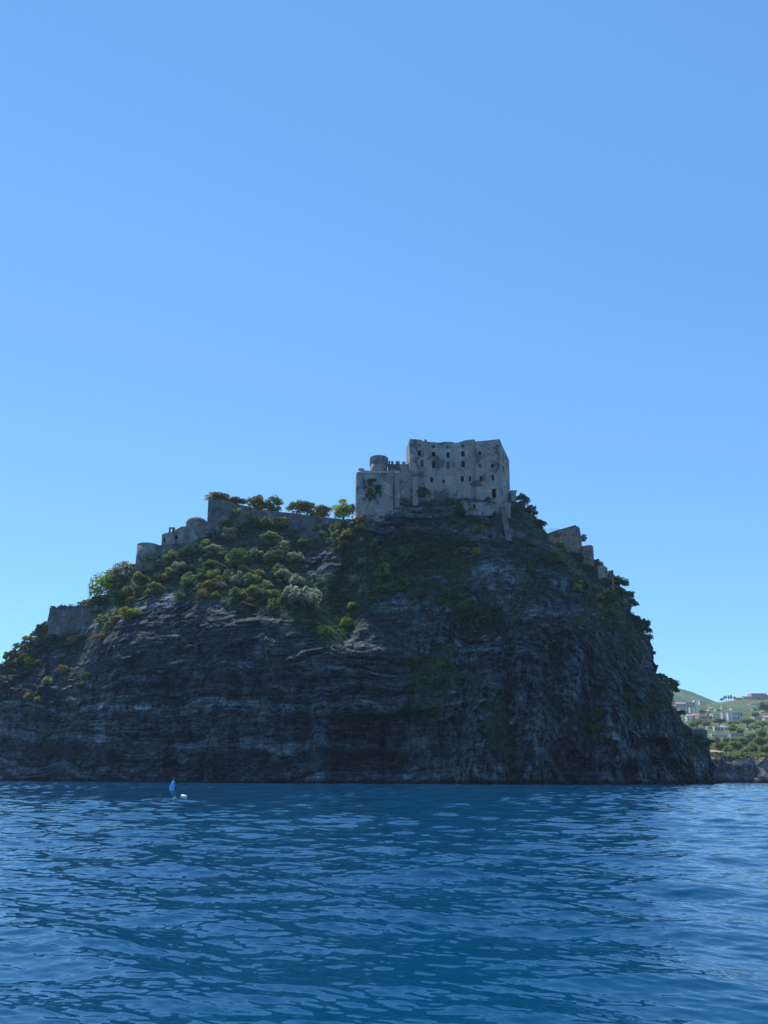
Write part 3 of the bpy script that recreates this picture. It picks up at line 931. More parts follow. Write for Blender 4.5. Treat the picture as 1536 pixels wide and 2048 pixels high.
# ------------------------------------------------------------------ the shrubs one can tell apart
SLOPE = 'shrubs on the slope under the long rampart'
H = [
    (600, 1206, 36, 'silver', 'large silvery grey-green domed shrub, the biggest single bush on the cliff'),
    (651, 1268, 13, 'lime', 'lime-green bush at the foot of the dark gully, lowest of the three lime ones'),
    (692, 1251, 14, 'lime', 'lime-green bush between the two other lime bushes beside the dark gully'),
    (708, 1214, 12, 'lime', 'bright lime-green bush on the right edge of the gully, topmost of three'),
    (640, 1262, 8, 'silver', 'small pale bush touching the left side of the lowest lime bush'),
    (420, 1172, 14, 'yellow', 'largest yellow bush of the yellow cluster above the bare left cliff'),
    (404, 1194, 11, 'orange', 'amber bush at the bottom left of the yellow cluster on the slope'),
    (438, 1163, 10, 'yellow', 'yellow bush at the upper right of the yellow cluster on the slope'),
    (400, 1172, 8, 'yellow', 'small yellow bush at the left end of the yellow cluster on the slope'),
    (431, 1193, 9, 'olive', 'olive bush under the right side of the yellow cluster'),
    (516, 1150, 11, 'yellow', 'yellow-green bush in mid-slope, left one of a lone pair'),
    (549, 1148, 8, 'yellow', 'smaller yellow-green bush in mid-slope, right one of a lone pair'),
    (652, 1048, 13, 'yellow', 'bright yellow flowering bush against the right half of the long rampart'),
    (592, 1040, 12, 'orange', 'rusty orange bush against the middle of the long rampart'),
    (574, 1038, 8, 'brown', 'small brown bush on the left of the rusty one by the rampart'),
    (544, 1038, 7, 'silver', 'small pale bush alone against the face of the long rampart'),
    (488, 1034, 19, 'olive', 'tall olive bush standing up against the rampart below its high left end'),
    (475, 1054, 10, 'silver', 'pale grey bush in front of the tall olive bush by the rampart'),
    (624, 1052, 16, 'green', 'broad green bush below the rampart, left of the yellow flowering one'),
    (612, 1062, 14, 'olive', 'olive bush in front of the broad green one below the rampart'),
    (721, 1040, 10, 'orange', 'tan bush at the foot of the bastion, left corner'),
    (722, 1058, 11, 'olive', 'olive bush just under the tan bush at the bastion foot'),
    (702, 1075, 17, 'olive', 'large pale olive bush on the spur below the bastion foot'),
    (688, 1084, 14, 'green', 'green bush on the left side of the spur below the bastion'),
    (724, 1083, 6, 'silver', 'small round pale bush on the right side of the spur below the bastion'),
    (658, 1086, 7, 'silver', 'small pale bush left of the spur below the bastion'),
    (750, 1090, 9, 'olive', 'olive bush on the dark slope right of the spur below the bastion'),
    (428, 1108, 18, 'silver', 'pale green bush with upright shoots near the end of the church wall'),
    (424, 1140, 18, 'green', 'wide light green bush directly below the one near the church wall'),
    (482, 1124, 24, 'green', 'wide rounded green bush right of the one near the church wall'),
    (540, 1086, 18, 'green', 'tall green bush, upper left of the group in mid-slope under the rampart'),
    (564, 1094, 14, 'silver', 'grey-green bush, upper right of the group in mid-slope under the rampart'),
    (562, 1118, 17, 'olive', 'olive bush in the middle of the mid-slope group under the rampart'),
    (548, 1110, 12, 'silver', 'small silvery bush at the left of the mid-slope group under the rampart'),
    (586, 1113, 8, 'silver', 'small pale bush at the edge of the bare rock patch'),
    (566, 1162, 17, 'silver', 'silvery bush above the largest domed shrub, on its left'),
    (568, 1146, 9, 'silver', 'small grey bush on top of the silvery one above the domed shrub'),
    (594, 1168, 10, 'green', 'green bush touching the top of the largest domed shrub'),
    (502, 1165, 17, 'green', 'green bush below the left one of the yellow-green pair'),
    (472, 1195, 16, 'olive', 'olive bush on the cliff edge right of the yellow cluster'),
    (508, 1190, 14, 'olive', 'mottled olive bush on the cliff edge, second right of the yellow cluster'),
    (530, 1195, 14, 'olive', 'yellowish olive bush on the cliff edge midway to the domed shrub'),
    (496, 1214, 13, 'brown', 'brownish bush hanging lowest over the bare left cliff'),
    (552, 1195, 13, 'olive', 'bright olive bush on the left shoulder of the domed shrub'),
    (548, 1220, 14, 'green', 'green bush hanging below the left shoulder of the domed shrub'),
    (312, 1130, 26, 'silver', 'big pale round bush below the round tower of the church'),
    (350, 1120, 18, 'green', 'green bush on the right of the big pale one below the church'),
    (378, 1112, 16, 'dark', 'dark bush against the foot of the church drum'),
    (342, 1156, 14, 'olive', 'olive bush under the right side of the big pale one below the church'),
    (286, 1166, 20, 'olive', 'broad olive bush under the left side of the big pale one below the church'),
    (268, 1186, 16, 'olive', 'straggling olive bush above the dark overhang of the left shoulder'),
    (378, 1156, 10, 'green', 'small green bush left of the yellow cluster'),
    (362, 1196, 11, 'green', 'small green bush alone on the edge of the bare left cliff'),
    (252, 1234, 15, 'yellow', 'yellow-green bush hanging over the edge right of the low retaining wall'),
    (268, 1228, 11, 'lime', 'lime bush touching the right of the yellow-green one by the low wall'),
    (232, 1240, 11, 'olive', 'olive bush trailing down left of the yellow-green one by the low wall'),
    (216, 1256, 8, 'olive', 'small olive bush at the bottom of the trailing line by the low wall'),
    (200, 1276, 8, 'orange', 'small orange bush at the right foot of the low retaining wall'),
    (147, 1287, 12, 'orange', 'round orange bush under the middle of the low retaining wall'),
    (152, 1306, 6, 'olive', 'small olive tuft right under the round orange bush'),
    (125, 1343, 11, 'orange', 'round amber bush alone on the dark rock, second below the low wall'),
    (95, 1366, 9, 'silver', 'greyish bush left below the lone amber bush'),
    (172, 1358, 10, 'green', 'green bush hanging on the bare cliff right of the lone amber bush'),
    (166, 1374, 9, 'dark', 'dark bush just under the green one hanging on the bare cliff'),
    (48, 1316, 8, 'orange', 'orange bush on the left shoulder, upper one of the left pair'),
    (28, 1312, 9, 'brown', 'brown bush on the left shoulder, nearest the skyline'),
    (60, 1328, 10, 'yellow', 'yellow bush on the left shoulder with a second yellow one touching it'),
    (76, 1328, 8, 'yellow', 'smaller yellow bush on the left shoulder, touching the bigger yellow one'),
    (4, 1340, 10, 'brown', 'brown bush cut by the left edge of the photo'),
    (5, 1362, 7, 'silver', 'pale tuft below the brown bush at the left edge of the photo'),
    (54, 1396, 6, 'yellow', 'small yellow tuft low on the dark rock at far left'),
    (75, 1401, 6, 'yellow', 'bright yellow tuft beside another, low at far left'),
    (94, 1468, 6, 'orange', 'tiny tan tuft alone near the bottom of the left cliff'),
    (187, 1196, 17, 'green', 'dense green bush at the right top end of the low retaining wall'),
    (205, 1208, 15, 'dark', 'dark bush beside the right top end of the low retaining wall'),
    (242, 1206, 22, 'dark', 'large dark bush in the hollow above the trailing yellow-green ones'),
    (92, 1222, 8, 'green', 'green bush at the top left corner of the low retaining wall'),  # green and olive left-skyline bushes carry sunlit rims in their leaf colour
    (84, 1236, 10, 'green', 'green bush outside the left corner of the low retaining wall'),
    (74, 1250, 9, 'silver', 'pale bush on the left skyline under the low wall corner'),
    (56, 1266, 10, 'olive', 'olive bush on the left skyline, midway down the shoulder'),
    (80, 1272, 11, 'silver', 'silvery bush below the left end of the low retaining wall'),
    (36, 1284, 9, 'green', 'green bush on the left skyline, second lowest in the photo'),
    (15, 1306, 9, 'olive', 'olive bush on the left skyline, lowest in the photo'),
    (125, 1210, 7, 'brown', 'brownish scrubby bush on top of the low retaining wall, left one'),
    (142, 1209, 5, 'brown', 'tiny dry bush on top of the low retaining wall, right one'),
    (957, 1062, 9, 'yellow', 'bright yellow bush below the annex, in front of the pale buttress'),
    (971, 1049, 9, 'silver', 'pale bush upper right of the bright yellow one below the annex'),
    (952, 1107, 10, 'yellow', 'yellow bush standing on the edge of the central gully'),
    (934, 1103, 7, 'silver', 'pale bush left of the yellow one on the edge of the central gully'),
    (936, 1090, 5, 'silver', 'tiny pale tuft above the yellow bush on the edge of the central gully'),
    (770, 1133, 8, 'lime', 'lime tuft topping the dark bushes right of the spur'),
    (766, 1152, 17, 'green', 'layered green bush below the lime tuft right of the spur'),
    (786, 1170, 9, 'green', 'green bush at the lower right of the layered one'),
    (714, 1167, 15, 'silver', 'silver spiky bush right of the dark gully'),
    (728, 1188, 13, 'silver', 'silver bush under the spiky one right of the dark gully'),
    (747, 1197, 6, 'orange', 'tiny orange bush right of the silver ones by the dark gully'),
    (728, 1127, 10, 'silver', 'small silver bush on the spur, between spiky bush and bastion'),
    (744, 1124, 5, 'silver', 'tiny silver tuft touching the right of the small bush on the spur'),
    (757, 1101, 8, 'olive', 'olive tuft on the shaded rock under the bastion'),
    (853, 990, 9, 'olive', 'pale bush at the foot of the palace wall, left of the annex'),
    (836, 994, 15, 'dark', 'dark bush in the corner between bastion and palace'),
    (928, 1013, 10, 'olive', 'yellowish bush at the left end of the whitewashed annex'),
    (945, 1020, 7, 'lime', 'lime tuft just under the whitewashed annex'),
    (922, 1030, 14, 'dark', 'dark bush hanging below the yellowish one at the annex'),
    (976, 1000, 6, 'brown', 'dry tuft on top of the whitewashed annex'),
    (704, 975, 8, 'brown', 'dry brown bush growing out of the left edge of the bastion'),
    (1044, 1008, 13, 'dark', 'big dark bush on the skyline right of the palace'),
    (1062, 1028, 12, 'dark', 'dark bush on the skyline, second right of the palace'),
    (1078, 1052, 11, 'dark', 'dark bush on the skyline, third right of the palace, next to the ruin'),
    (1030, 1028, 13, 'dark', 'dark bush under the first skyline bush right of the palace'),
    (1110, 1080, 13, 'olive', 'olive bush against the foot of the sloping ruin wall'),
    (1120, 1090, 8, 'lime', 'lime-green bush just below the olive one at the ruin wall'),
    (1150, 1076, 12, 'silver', 'pale grey bush climbing the right half of the ruin wall'),
    (1112, 1108, 8, 'olive', 'small olive bush below the ruin, left one'),
    (1180, 1112, 9, 'olive', 'olive bush under the square ruin tower'),
    (1155, 1180, 9, 'yellow', 'yellowish bush in the dark greenery below the flying gull'),
    (1147, 1172, 6, 'brown', 'brown tuft touching the yellowish bush below the flying gull'),
    (1200, 1197, 7, 'yellow', 'pale yellow tuft on the right flank below the little ruined house'),
    (1230, 1160, 10, 'green', 'green bush on the right skyline below the small ruin stump'),
    (1245, 1170, 11, 'dark', 'dark bush on the right skyline, first below the small ruin stump'),
    (1256, 1188, 11, 'dark', 'dark bush on the right skyline, second below the small ruin stump'),
    (1262, 1212, 11, 'dark', 'dark bush on the right skyline, third below the small ruin stump'),
    (1268, 1238, 10, 'dark', 'dark bush on the right skyline, fourth below the small ruin stump'),
    (1258, 1213, 6, 'orange', 'rusty tuft just inside the right skyline'),
    (1288, 1262, 14, 'dark', 'dark bushy ledge jutting farthest from the upper right skyline'),
    (1300, 1276, 8, 'dark', 'dark bush under the jutting bushy ledge on the right skyline'),
    (1306, 1302, 5, 'dark', 'tiny bush on the right skyline below the jutting ledge'),
    (1311, 1334, 5, 'dark', 'tiny bush in a notch halfway down the right skyline'),
    (1322, 1356, 10, 'dark', 'dark bush next to the tall one on the lower right skyline'),
    (1338, 1366, 14, 'dark', 'tall dark bush standing out low on the right skyline'),
    (1346, 1384, 10, 'dark', 'dark bush hanging under the tall one on the lower right skyline'),
    (1362, 1430, 10, 'dark', 'dark bush on the lower right skyline above the shaded ruin'),
    (1404, 1490, 12, 'dark', 'dark bush below the shaded ruin at the right foot of the rock'),
    (192, 1226, 12, 'green', 'green bush overgrowing the right half of the low retaining wall, upper one'),
    (204, 1244, 12, 'olive', 'olive bush overgrowing the right half of the low retaining wall, lower one'),
    (112, 1280, 9, 'dark', 'dark bush at the foot of the low retaining wall, left one'),
    (134, 1274, 9, 'green', 'green bush at the foot of the low retaining wall, middle one'),
    (166, 1276, 9, 'dark', 'dark bush at the foot of the low retaining wall, right one'),
    (455, 1052, 14, 'green', 'green bush between the church wall and the pale grey bush by the rampart'),
    (512, 1048, 14, 'dark', 'dark bush at the foot of the rampart, right of the tall olive one'),
    (532, 1052, 13, 'green', 'green bush at the foot of the rampart, below the small pale one'),
    (560, 1052, 13, 'olive', 'olive bush at the foot of the rampart, below the small brown one'),
    (672, 1062, 14, 'green', 'green bush under the right side of the yellow flowering one'),
    (690, 1058, 12, 'dark', 'dark bush against the rampart close to the bastion'),
    (170, 1202, 11, 'dark', 'dark bush on the skyline, on top of the low retaining wall at its right end'),
    (208, 1176, 15, 'green', 'green bush on the left skyline under the larger feathery shrub'),
    (238, 1152, 16, 'green', 'green bush on the left skyline between the two upper feathery shrubs'),
    (262, 1138, 13, 'olive', 'olive bush on the left skyline just below the round turret'),
    (226, 1178, 15, 'olive', 'olive bush just inside the skyline above the low wall hollow'),
    (110, 1214, 7, 'green', 'small green bush on top of the low retaining wall, at its left corner'),
    (1290, 1246, 9, 'dark', 'dark bush on the right skyline just above the jutting ledge'),
    (1276, 1250, 12, 'dark', 'dark bush inside the right skyline beside the jutting ledge'),
    (1240, 1186, 13, 'dark', 'dark bush inside the right skyline below the little ruined house'),
    (1212, 1168, 11, 'dark', 'dark bush at the foot of the little ruined house'),
    (1396, 1486, 11, 'dark', 'dark bush in front of the shaded ruin at its left'),
    (1420, 1486, 8, 'dark', 'small dark bush touching the right of the shaded ruin'),
]
for px, py, r, k, lb in H:
    shrub(px, py, r, k, lb)
shrub(220, 1158, 32, 'lime', 'tall feathery yellow-green shrub on the left skyline, the larger one', me=FEATHER[0], name='feathery_shrub')
shrub(250, 1136, 24, 'silver', 'feathery pale shrub on the left skyline, nearer the round tower', me=FEATHER[1], name='feathery_shrub')
shrub(192, 1182, 20, 'olive', 'feathery olive shrub on the left skyline, lowest of the feathery ones', me=FEATHER[1], name='feathery_shrub')
shrub(142, 1205, 8, 'brown', 'wispy dry shrub sticking up behind the top of the low retaining wall', me=FEATHER[0], name='feathery_shrub')
shrub(1167, 1074, 8, 'dark', 'spindly sapling against the sky right of the sloping ruin wall', me=FEATHER[1], name='sapling', cat='sapling', Y=291)

FILL = [  # (polygon, how many, radius px, kinds, label, group)
    ([(230, 1180), (290, 1130), (420, 1085), (500, 1050), (690, 1060), (700, 1110), (600, 1180), (560, 1220), (470, 1205), (400, 1190), (320, 1180), (250, 1220)], 56, (8, 17), ('green', 'olive', 'green', 'silver', 'olive', 'dark'),
     'rounded shrub in the crowd between the long rampart and the bare cliff edge', SLOPE),
    ([(700, 1100), (760, 1100), (790, 1180), (720, 1210)], 9, (6, 11), ('green', 'dark', 'olive'), 'shrub in the shaded crowd on the right side of the spur', 'shrubs on the spur'),
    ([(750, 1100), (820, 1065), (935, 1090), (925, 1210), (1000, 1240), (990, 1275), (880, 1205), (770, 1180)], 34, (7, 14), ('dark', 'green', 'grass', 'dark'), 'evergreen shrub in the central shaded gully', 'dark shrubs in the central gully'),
    ([(820, 1320), (900, 1290), (930, 1340), (890, 1420), (840, 1440)], 13, (6, 11), ('green', 'grass'), 'shaded shrub on the patch in the middle of the lower cliff', 'dark shrubs on the lower middle cliff'),
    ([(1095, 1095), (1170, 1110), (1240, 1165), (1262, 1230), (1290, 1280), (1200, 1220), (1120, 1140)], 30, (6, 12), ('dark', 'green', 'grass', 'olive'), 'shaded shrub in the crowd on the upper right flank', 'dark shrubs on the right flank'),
    ([(1145, 1425), (1210, 1420), (1210, 1480), (1150, 1480)], 6, (7, 12), ('green', 'grass'), 'shaded shrub on the dark green patch low on the right face', 'shrubs low on the right face'),
    ([(1240, 1395), (1340, 1390), (1370, 1440), (1250, 1435)], 10, (6, 11), ('dark', 'grass'), 'dark shrub on the lower right flank near the skyline', 'shrubs on the lower right flank'),
    ([(0, 1340), (90, 1240), (92, 1300), (0, 1380)], 12, (5, 9), ('green', 'silver', 'dark', 'brown'), 'small shrub in the crowd on the far left shoulder', 'shrubs on the left shoulder'),
    ([(1030, 1085), (1095, 1085), (1110, 1180), (1040, 1180)], 8, (5, 10), ('dark', 'grass'), 'dark tufted shrub on the rock below the skyline right of the palace', 'shrubs right below the palace'),
]
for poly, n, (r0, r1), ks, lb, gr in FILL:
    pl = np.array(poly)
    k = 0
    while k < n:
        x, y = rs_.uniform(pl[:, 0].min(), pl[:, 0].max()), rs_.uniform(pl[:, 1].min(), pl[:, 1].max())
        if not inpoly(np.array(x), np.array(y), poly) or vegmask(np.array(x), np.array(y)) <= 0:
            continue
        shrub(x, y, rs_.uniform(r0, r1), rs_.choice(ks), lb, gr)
        k += 1

# trees standing behind the long rampart
TW = 'trees behind the long rampart'
for a in [
    (436, 995, 24, 1014, 'silver', 'wide flat-topped pale tree at the high left end of the rampart', 330, 0.62, PINE[0]),
    (470, 1004, 21, 1016, 'olive', 'low pale tree right of the flat-topped one at the high left end', 330, 0.58, PINE[1]),
    (515, 1010, 20, 1026, 'olive', 'rounded tree, left one of the touching pair behind the rampart', 330, 0.95, CROWN[0]),
    (547, 1012, 19, 1026, 'green', 'rounded tree, right one of the touching pair behind the rampart', 330, 0.9, CROWN[1]),
    (593, 1016, 17, 1034, 'olive', 'tree with a bare forked trunk behind the middle of the rampart', 330, 0.75, CROWN[2]),
    (614, 1017, 15, 1034, 'green', 'smaller tree touching the forked one on its right', 330, 0.95, CROWN[3]),
    (645, 1024, 17, 1038, 'brown', 'open brownish tree behind the right part of the rampart', 330, 0.8, CROWN[0]),
    (686, 1022, 21, 1040, 'lime', 'feathery light green tree next to the bastion', 325, 0.9, CROWN[1]),
    (705, 1018, 8, 1040, 'brown', 'small dry tree squeezed between the light green one and the bastion', 325, 1.0, CROWN[2]),
    (628, 1031, 11, 1042, 'lime', 'low yellow-green tree right at the rampart top', 328, 0.7, CROWN[3]),
]:
    tree(a[0], a[1], a[2], a[3], a[4], a[5], a[6], TW, a[8], squash=a[7])

# ------------------------------------------------------------------ buildings on the rock
def zat(py, Y, px=768):
    return float(at(px, py, Y)[2])


def xat(px, py, Y):
    return float(at(px, py, Y)[0])


def wall_holes(mb, a, b, tops, z0, holes, depth=0.55):
    """wall from plan point a to b (seen left to right), top profile [(u 0..1, z)], rectangular openings (u0, u1, z0, z1) with reveals"""
    a, b = np.array(a, float), np.array(b, float)
    L = np.linalg.norm(b - a)
    n = np.array([-(b - a)[1], (b - a)[0]]) / L          # away from the viewer
    us = sorted(set([0.0, 1.0] + [t[0] for t in tops] + [h[0] for h in holes] + [h[1] for h in holes]))
    zs = sorted(set([z0] + [h[2] for h in holes] + [h[3] for h in holes]))
    P = lambda u, z, d=0.0: (*(a + (b - a) * u + n * d), z)
    tz = lambda u: float(np.interp(u, [t[0] for t in tops], [t[1] for t in tops]))
    for i in range(len(us) - 1):
        u0, u1 = us[i], us[i + 1]
        if u1 - u0 < 1e-6: continue
        um = (u0 + u1) / 2
        for j in range(len(zs)):
            za = zs[j]
            zb = zs[j + 1] if j + 1 < len(zs) else None
            if zb is not None and any(h[0] - 1e-6 < um < h[1] + 1e-6 and h[2] - 1e-6 <= za and zb <= h[3] + 1e-6 for h in holes):
                continue
            mb.poly([P(u0, za), P(u1, za), P(u1, zb if zb is not None else tz(u1)), P(u0, zb if zb is not None else tz(u0))])
    for u0, u1, za, zb in holes:
        mb.poly([P(u0, za), P(u0, za, depth), P(u1, za, depth), P(u1, za)][::-1])
        mb.poly([P(u0, zb), P(u0, zb, depth), P(u1, zb, depth), P(u1, zb)])
        mb.poly([P(u0, za), P(u0, zb), P(u0, zb, depth), P(u0, za, depth)][::-1])
        mb.poly([P(u1, za), P(u1, zb), P(u1, zb, depth), P(u1, za, depth)])
    return P


def opening(P, h, root, name='window', m='pane', depth=0.55, sill=True):
    """the dark pane set back in a wall opening, with its sill"""
    u0, u1, za, zb = h
    o = MB().poly([P(u0, za, depth - 0.03), P(u1, za, depth - 0.03), P(u1, zb, depth - 0.03), P(u0, zb, depth - 0.03)]).build(name, M[m], root)
    if sill:
        q = [P(u0 - 0.002, za - 0.02, -0.12), P(u1 + 0.002, za - 0.02, -0.12), P(u1 + 0.002, za - 0.02, -0.003), P(u0 - 0.002, za - 0.02, -0.003)]
        s = MB()
        lo = [(x, y, z - 0.16) for x, y, z in q]
        s.add(lo + q, [(3, 2, 1, 0), (4, 5, 6, 7), (0, 1, 5, 4), (1, 2, 6, 5), (2, 3, 7, 6), (3, 0, 4, 7)])
        so = s.build('sill', M['surround'], o, loc=(0, 0, 0))
    return o


def C1(cx, cy):     # coordinates measured on the enlarged castle
    return 680 + cx / 3.84, 850 + cy / 3.84


def palace():
    root = empty('palace', tuple(at(900, 1000, 290)), 'big roofless grey stone palace block with rows of dark windows on the summit', 'palace')
    zb = zat(1012, 285) - 8

    def pt(cx, Y, cy=350):
        x, y = C1(cx, cy)
        return (xat(x, y, Y), Y)
    A0, A1 = pt(510, 296), pt(535, 287.5)
    B1 = pt(1040, 286.5)
    B2 = pt(1043, 284.8)
    C = pt(1232, 285.5)
    D = pt(1303, 306, 400)
    mb = MB()

    def facade(a, b, ca, cb, prof, wins, Ym):
        def u_of(cx, cy):
            x = xat(*C1(cx, cy), Ym)
            return (x - a[0]) / (b[0] - a[0])
        tops = [(min(1, max(0, u_of(cx, cy))), zat(C1(cx, cy)[1], Ym, C1(cx, cy)[0])) for cx, cy in prof]
        tops[0] = (0.0, tops[0][1]); tops[-1] = (1.0, tops[-1][1])
        hs = []
        for wv in wins:
            x0, y0, x1, y1 = wv[:4]
            cy = (y0 + y1) / 2
            hs.append((u_of(x0, cy), u_of(x1, cy), zat(C1(0, y1)[1], Ym, C1(x0, 0)[0]), zat(C1(0, y0)[1], Ym, C1(x0, 0)[0])))
        P = wall_holes(mb, a, b, tops, zb, hs)
        return P, hs, tops
    W1 = [(597, 147, 621, 161, 'shutter'), (704, 156, 730, 177, 'shutter'), (813, 165, 836, 181, 'shutter'), (929, 153, 957, 176, 'shutter'),
          (597, 192, 623, 234), (705, 204, 732, 243), (817, 210, 842, 252), (930, 204, 957, 245),
          (617, 268, 642, 321, 'shutter'), (706, 278, 730, 331), (816, 286, 842, 337, 'shutter'), (932, 278, 958, 329),
          (694, 398, 714, 439), (787, 420, 803, 446), (926, 394, 951, 438), (990, 395, 1005, 434)]
    W2 = [(1068, 200, 1083, 236), (1065, 300, 1088, 332, 'shutter'), (1162, 294, 1183, 327), (1072, 395, 1090, 437), (1165, 385, 1186, 426), (1168, 488, 1200, 558, 'pane')]
    P1, h1, t1 = facade(A1, B1, 535, 1040, [(535, 103), (575, 105), (620, 110), (640, 121), (655, 122), (690, 128), (770, 135), (800, 128), (865, 130), (875, 137), (905, 137), (960, 120), (1034, 112), (1040, 114)], W1, 287)
    P2, h2, t2 = facade(B2, C, 1043, 1232, [(1043, 128), (1130, 118), (1226, 104), (1232, 105)], W2, 285.1)
    zl, zr = t1[0][1], t2[-1][1]
    wall_holes(mb, A0, A1, [(0, zl - 0.2), (1, zl)], zb, [])
    wall_holes(mb, B1, B2, [(0, t1[-1][1]), (1, t2[0][1] + 0.0)], zb, [])
    hs3 = [(0.25, 0.36, zat(C1(1250, 275)[1], 290), zat(C1(1250, 220)[1], 290)), (0.25, 0.36, zat(C1(1250, 345)[1], 290), zat(C1(1250, 300)[1], 290))]
    P3 = wall_holes(mb, C, D, [(0, zr), (1, zr - 0.3)], zb, hs3)
    E, F = (D[0] - 8, 322), (A0[0] + 2, 322)
    wall_holes(mb, D, E, [(0, zr - 0.3), (1, zr - 3)], zb, [])
    wall_holes(mb, E, F, [(0, zr - 3), (0.5, zr - 4), (1, zl - 2)], zb, [])
    wall_holes(mb, F, A0, [(0, zl - 2), (1, zl - 0.2)], zb, [])
    # flat roof deck hidden just below the wall tops
    zr_ = min(t[1] for t in t1) - 0.6
    mb.poly([(x, y, zr_) for x, y in (A0, A1, B1, B2, C, D, E, F)])
    mb.build('wall', M['palace'], root)
    for P, hs, ws in ((P1, h1, W1), (P2, h2, W2)):
        for h, wv in zip(hs, ws):
            nm = 'door' if len(wv) > 4 and wv[4] == 'pane' else 'window'
            opening(P, h, root, nm, 'shutter' if len(wv) > 4 and wv[4] == 'shutter' else 'pane', sill=nm == 'window')
    for h in hs3:
        opening(P3, h, root, 'window', 'shutter', sill=False)
    # broken stub on the roof line
    x, y = C1(657, 120)
    p = at(x, y, 287.9)
    MB().box(p[0] - 0.5, p[0] + 0.5, 287.6, 288.4, p[2] - 0.8, p[2] + 0.35).build('chimney_stub', M['palace'], root)
    # small turret stub behind the right corner
    r = at(1029, 990, 300)
    t = empty('ruined_stub', (r[0], 300, r[2]), 'low broken stone stub just right of the palace corner', 'ruin')
    x0, x1 = xat(1021, 990, 300), xat(1033, 990, 300)
    MB().prism([(x0, 299), (x1 - 0.4, 299), (x1, 303), (x0, 303)], [zat(983, 300), zat(983, 300), zat(985, 300), zat(983, 300)], zat(1012, 300)).build('wall', M['bastion'], t)
    MB().box(x0 - 0.1, x1 + 0.1, 298.85, 303.1, zat(983, 300) + 0.004, zat(983, 300) + 0.35).build('coping', M['surround'], t)


def annex():
    Y = 279.5
    root = empty('annex', tuple(at(955, 1015, Y)), 'low whitewashed annex wall with one dark window below the palace door', 'annex')
    x0, x1 = xat(928, 1010, Y), xat(984, 1010, Y)
    mb = MB()
    a, b = (x0, Y), (x1, Y)
    uof = lambda cx: (xat(*C1(cx, 618), Y) - x0) / (x1 - x0)
    h = (uof(1020), uof(1041), zat(C1(0, 630)[1], Y), zat(C1(0, 606)[1], Y))
    P = wall_holes(mb, a, b, [(0, zat(1005, Y)), (0.35, zat(1004.5, Y)), (0.6, zat(1003, Y)), (1, zat(1004, Y))], zat(1030, Y), [h])
    zt = zat(1003, Y)
    mb.poly([(x0, Y, zat(1005, Y)), (x1, Y, zat(1004, Y)), (x1, Y + 7, zt), (x0, Y + 7, zt)])
    mb.poly([(x1, Y, zat(1030, Y)), (x1, Y + 7, zat(1030, Y)), (x1, Y + 7, zt), (x1, Y, zat(1004, Y))])
    mb.poly([(x0, Y, zat(1030, Y)), (x0, Y, zat(1005, Y)), (x0, Y + 7, zt), (x0, Y + 7, zat(1030, Y))])
    mb.build('wall', M['white_wall'], root)
    opening(P, h, root)
    # the tall narrow buttress under the right corner
    Yb = 277.0
    xs = [xat(p, 1020, Yb) for p in (1003, 1013)]
    xe = [xat(p, 1080, Yb) for p in (1010, 1021)]
    zt, z0 = zat(1006, Yb), zat(1086, Yb)
    vs = [(xe[0], Yb - 3.2, z0), (xe[1], Yb - 3.2, z0), (xe[1], Yb + 9, z0), (xe[0], Yb + 9, z0), (xs[0], Yb + 3.2, zt), (xs[1], Yb + 3.2, zt), (xs[1], Yb + 10, zt), (xs[0], Yb + 10, zt)]
    fs = [(3, 2, 1, 0), (4, 5, 6, 7), (0, 1, 5, 4), (1, 2, 6, 5), (2, 3, 7, 6), (3, 0, 4, 7)]
    o = MB().add(vs, fs).build('buttress', M['rampart'])
    tag(o, 'pale narrow stone buttress running down the rock below the palace door', 'buttress')
    # sloping ramp between annex and palace door
    Yr = 281.5
    r0, r1, r2 = (xat(p, 1010, Yr) for p in (984, 996, 1021))
    o = MB().prism([(r0, Yr), (r2, Yr), (r2, Yr + 5), (r0, Yr + 5)], [zat(1006, Yr), zat(1004, Yr), zat(1004, Yr), zat(1006, Yr)], zat(1035, Yr)).build('terrace_wall', M['bastion'])
    tag(o, 'rough stone terrace wall in front of the tall dark palace door', 'wall')


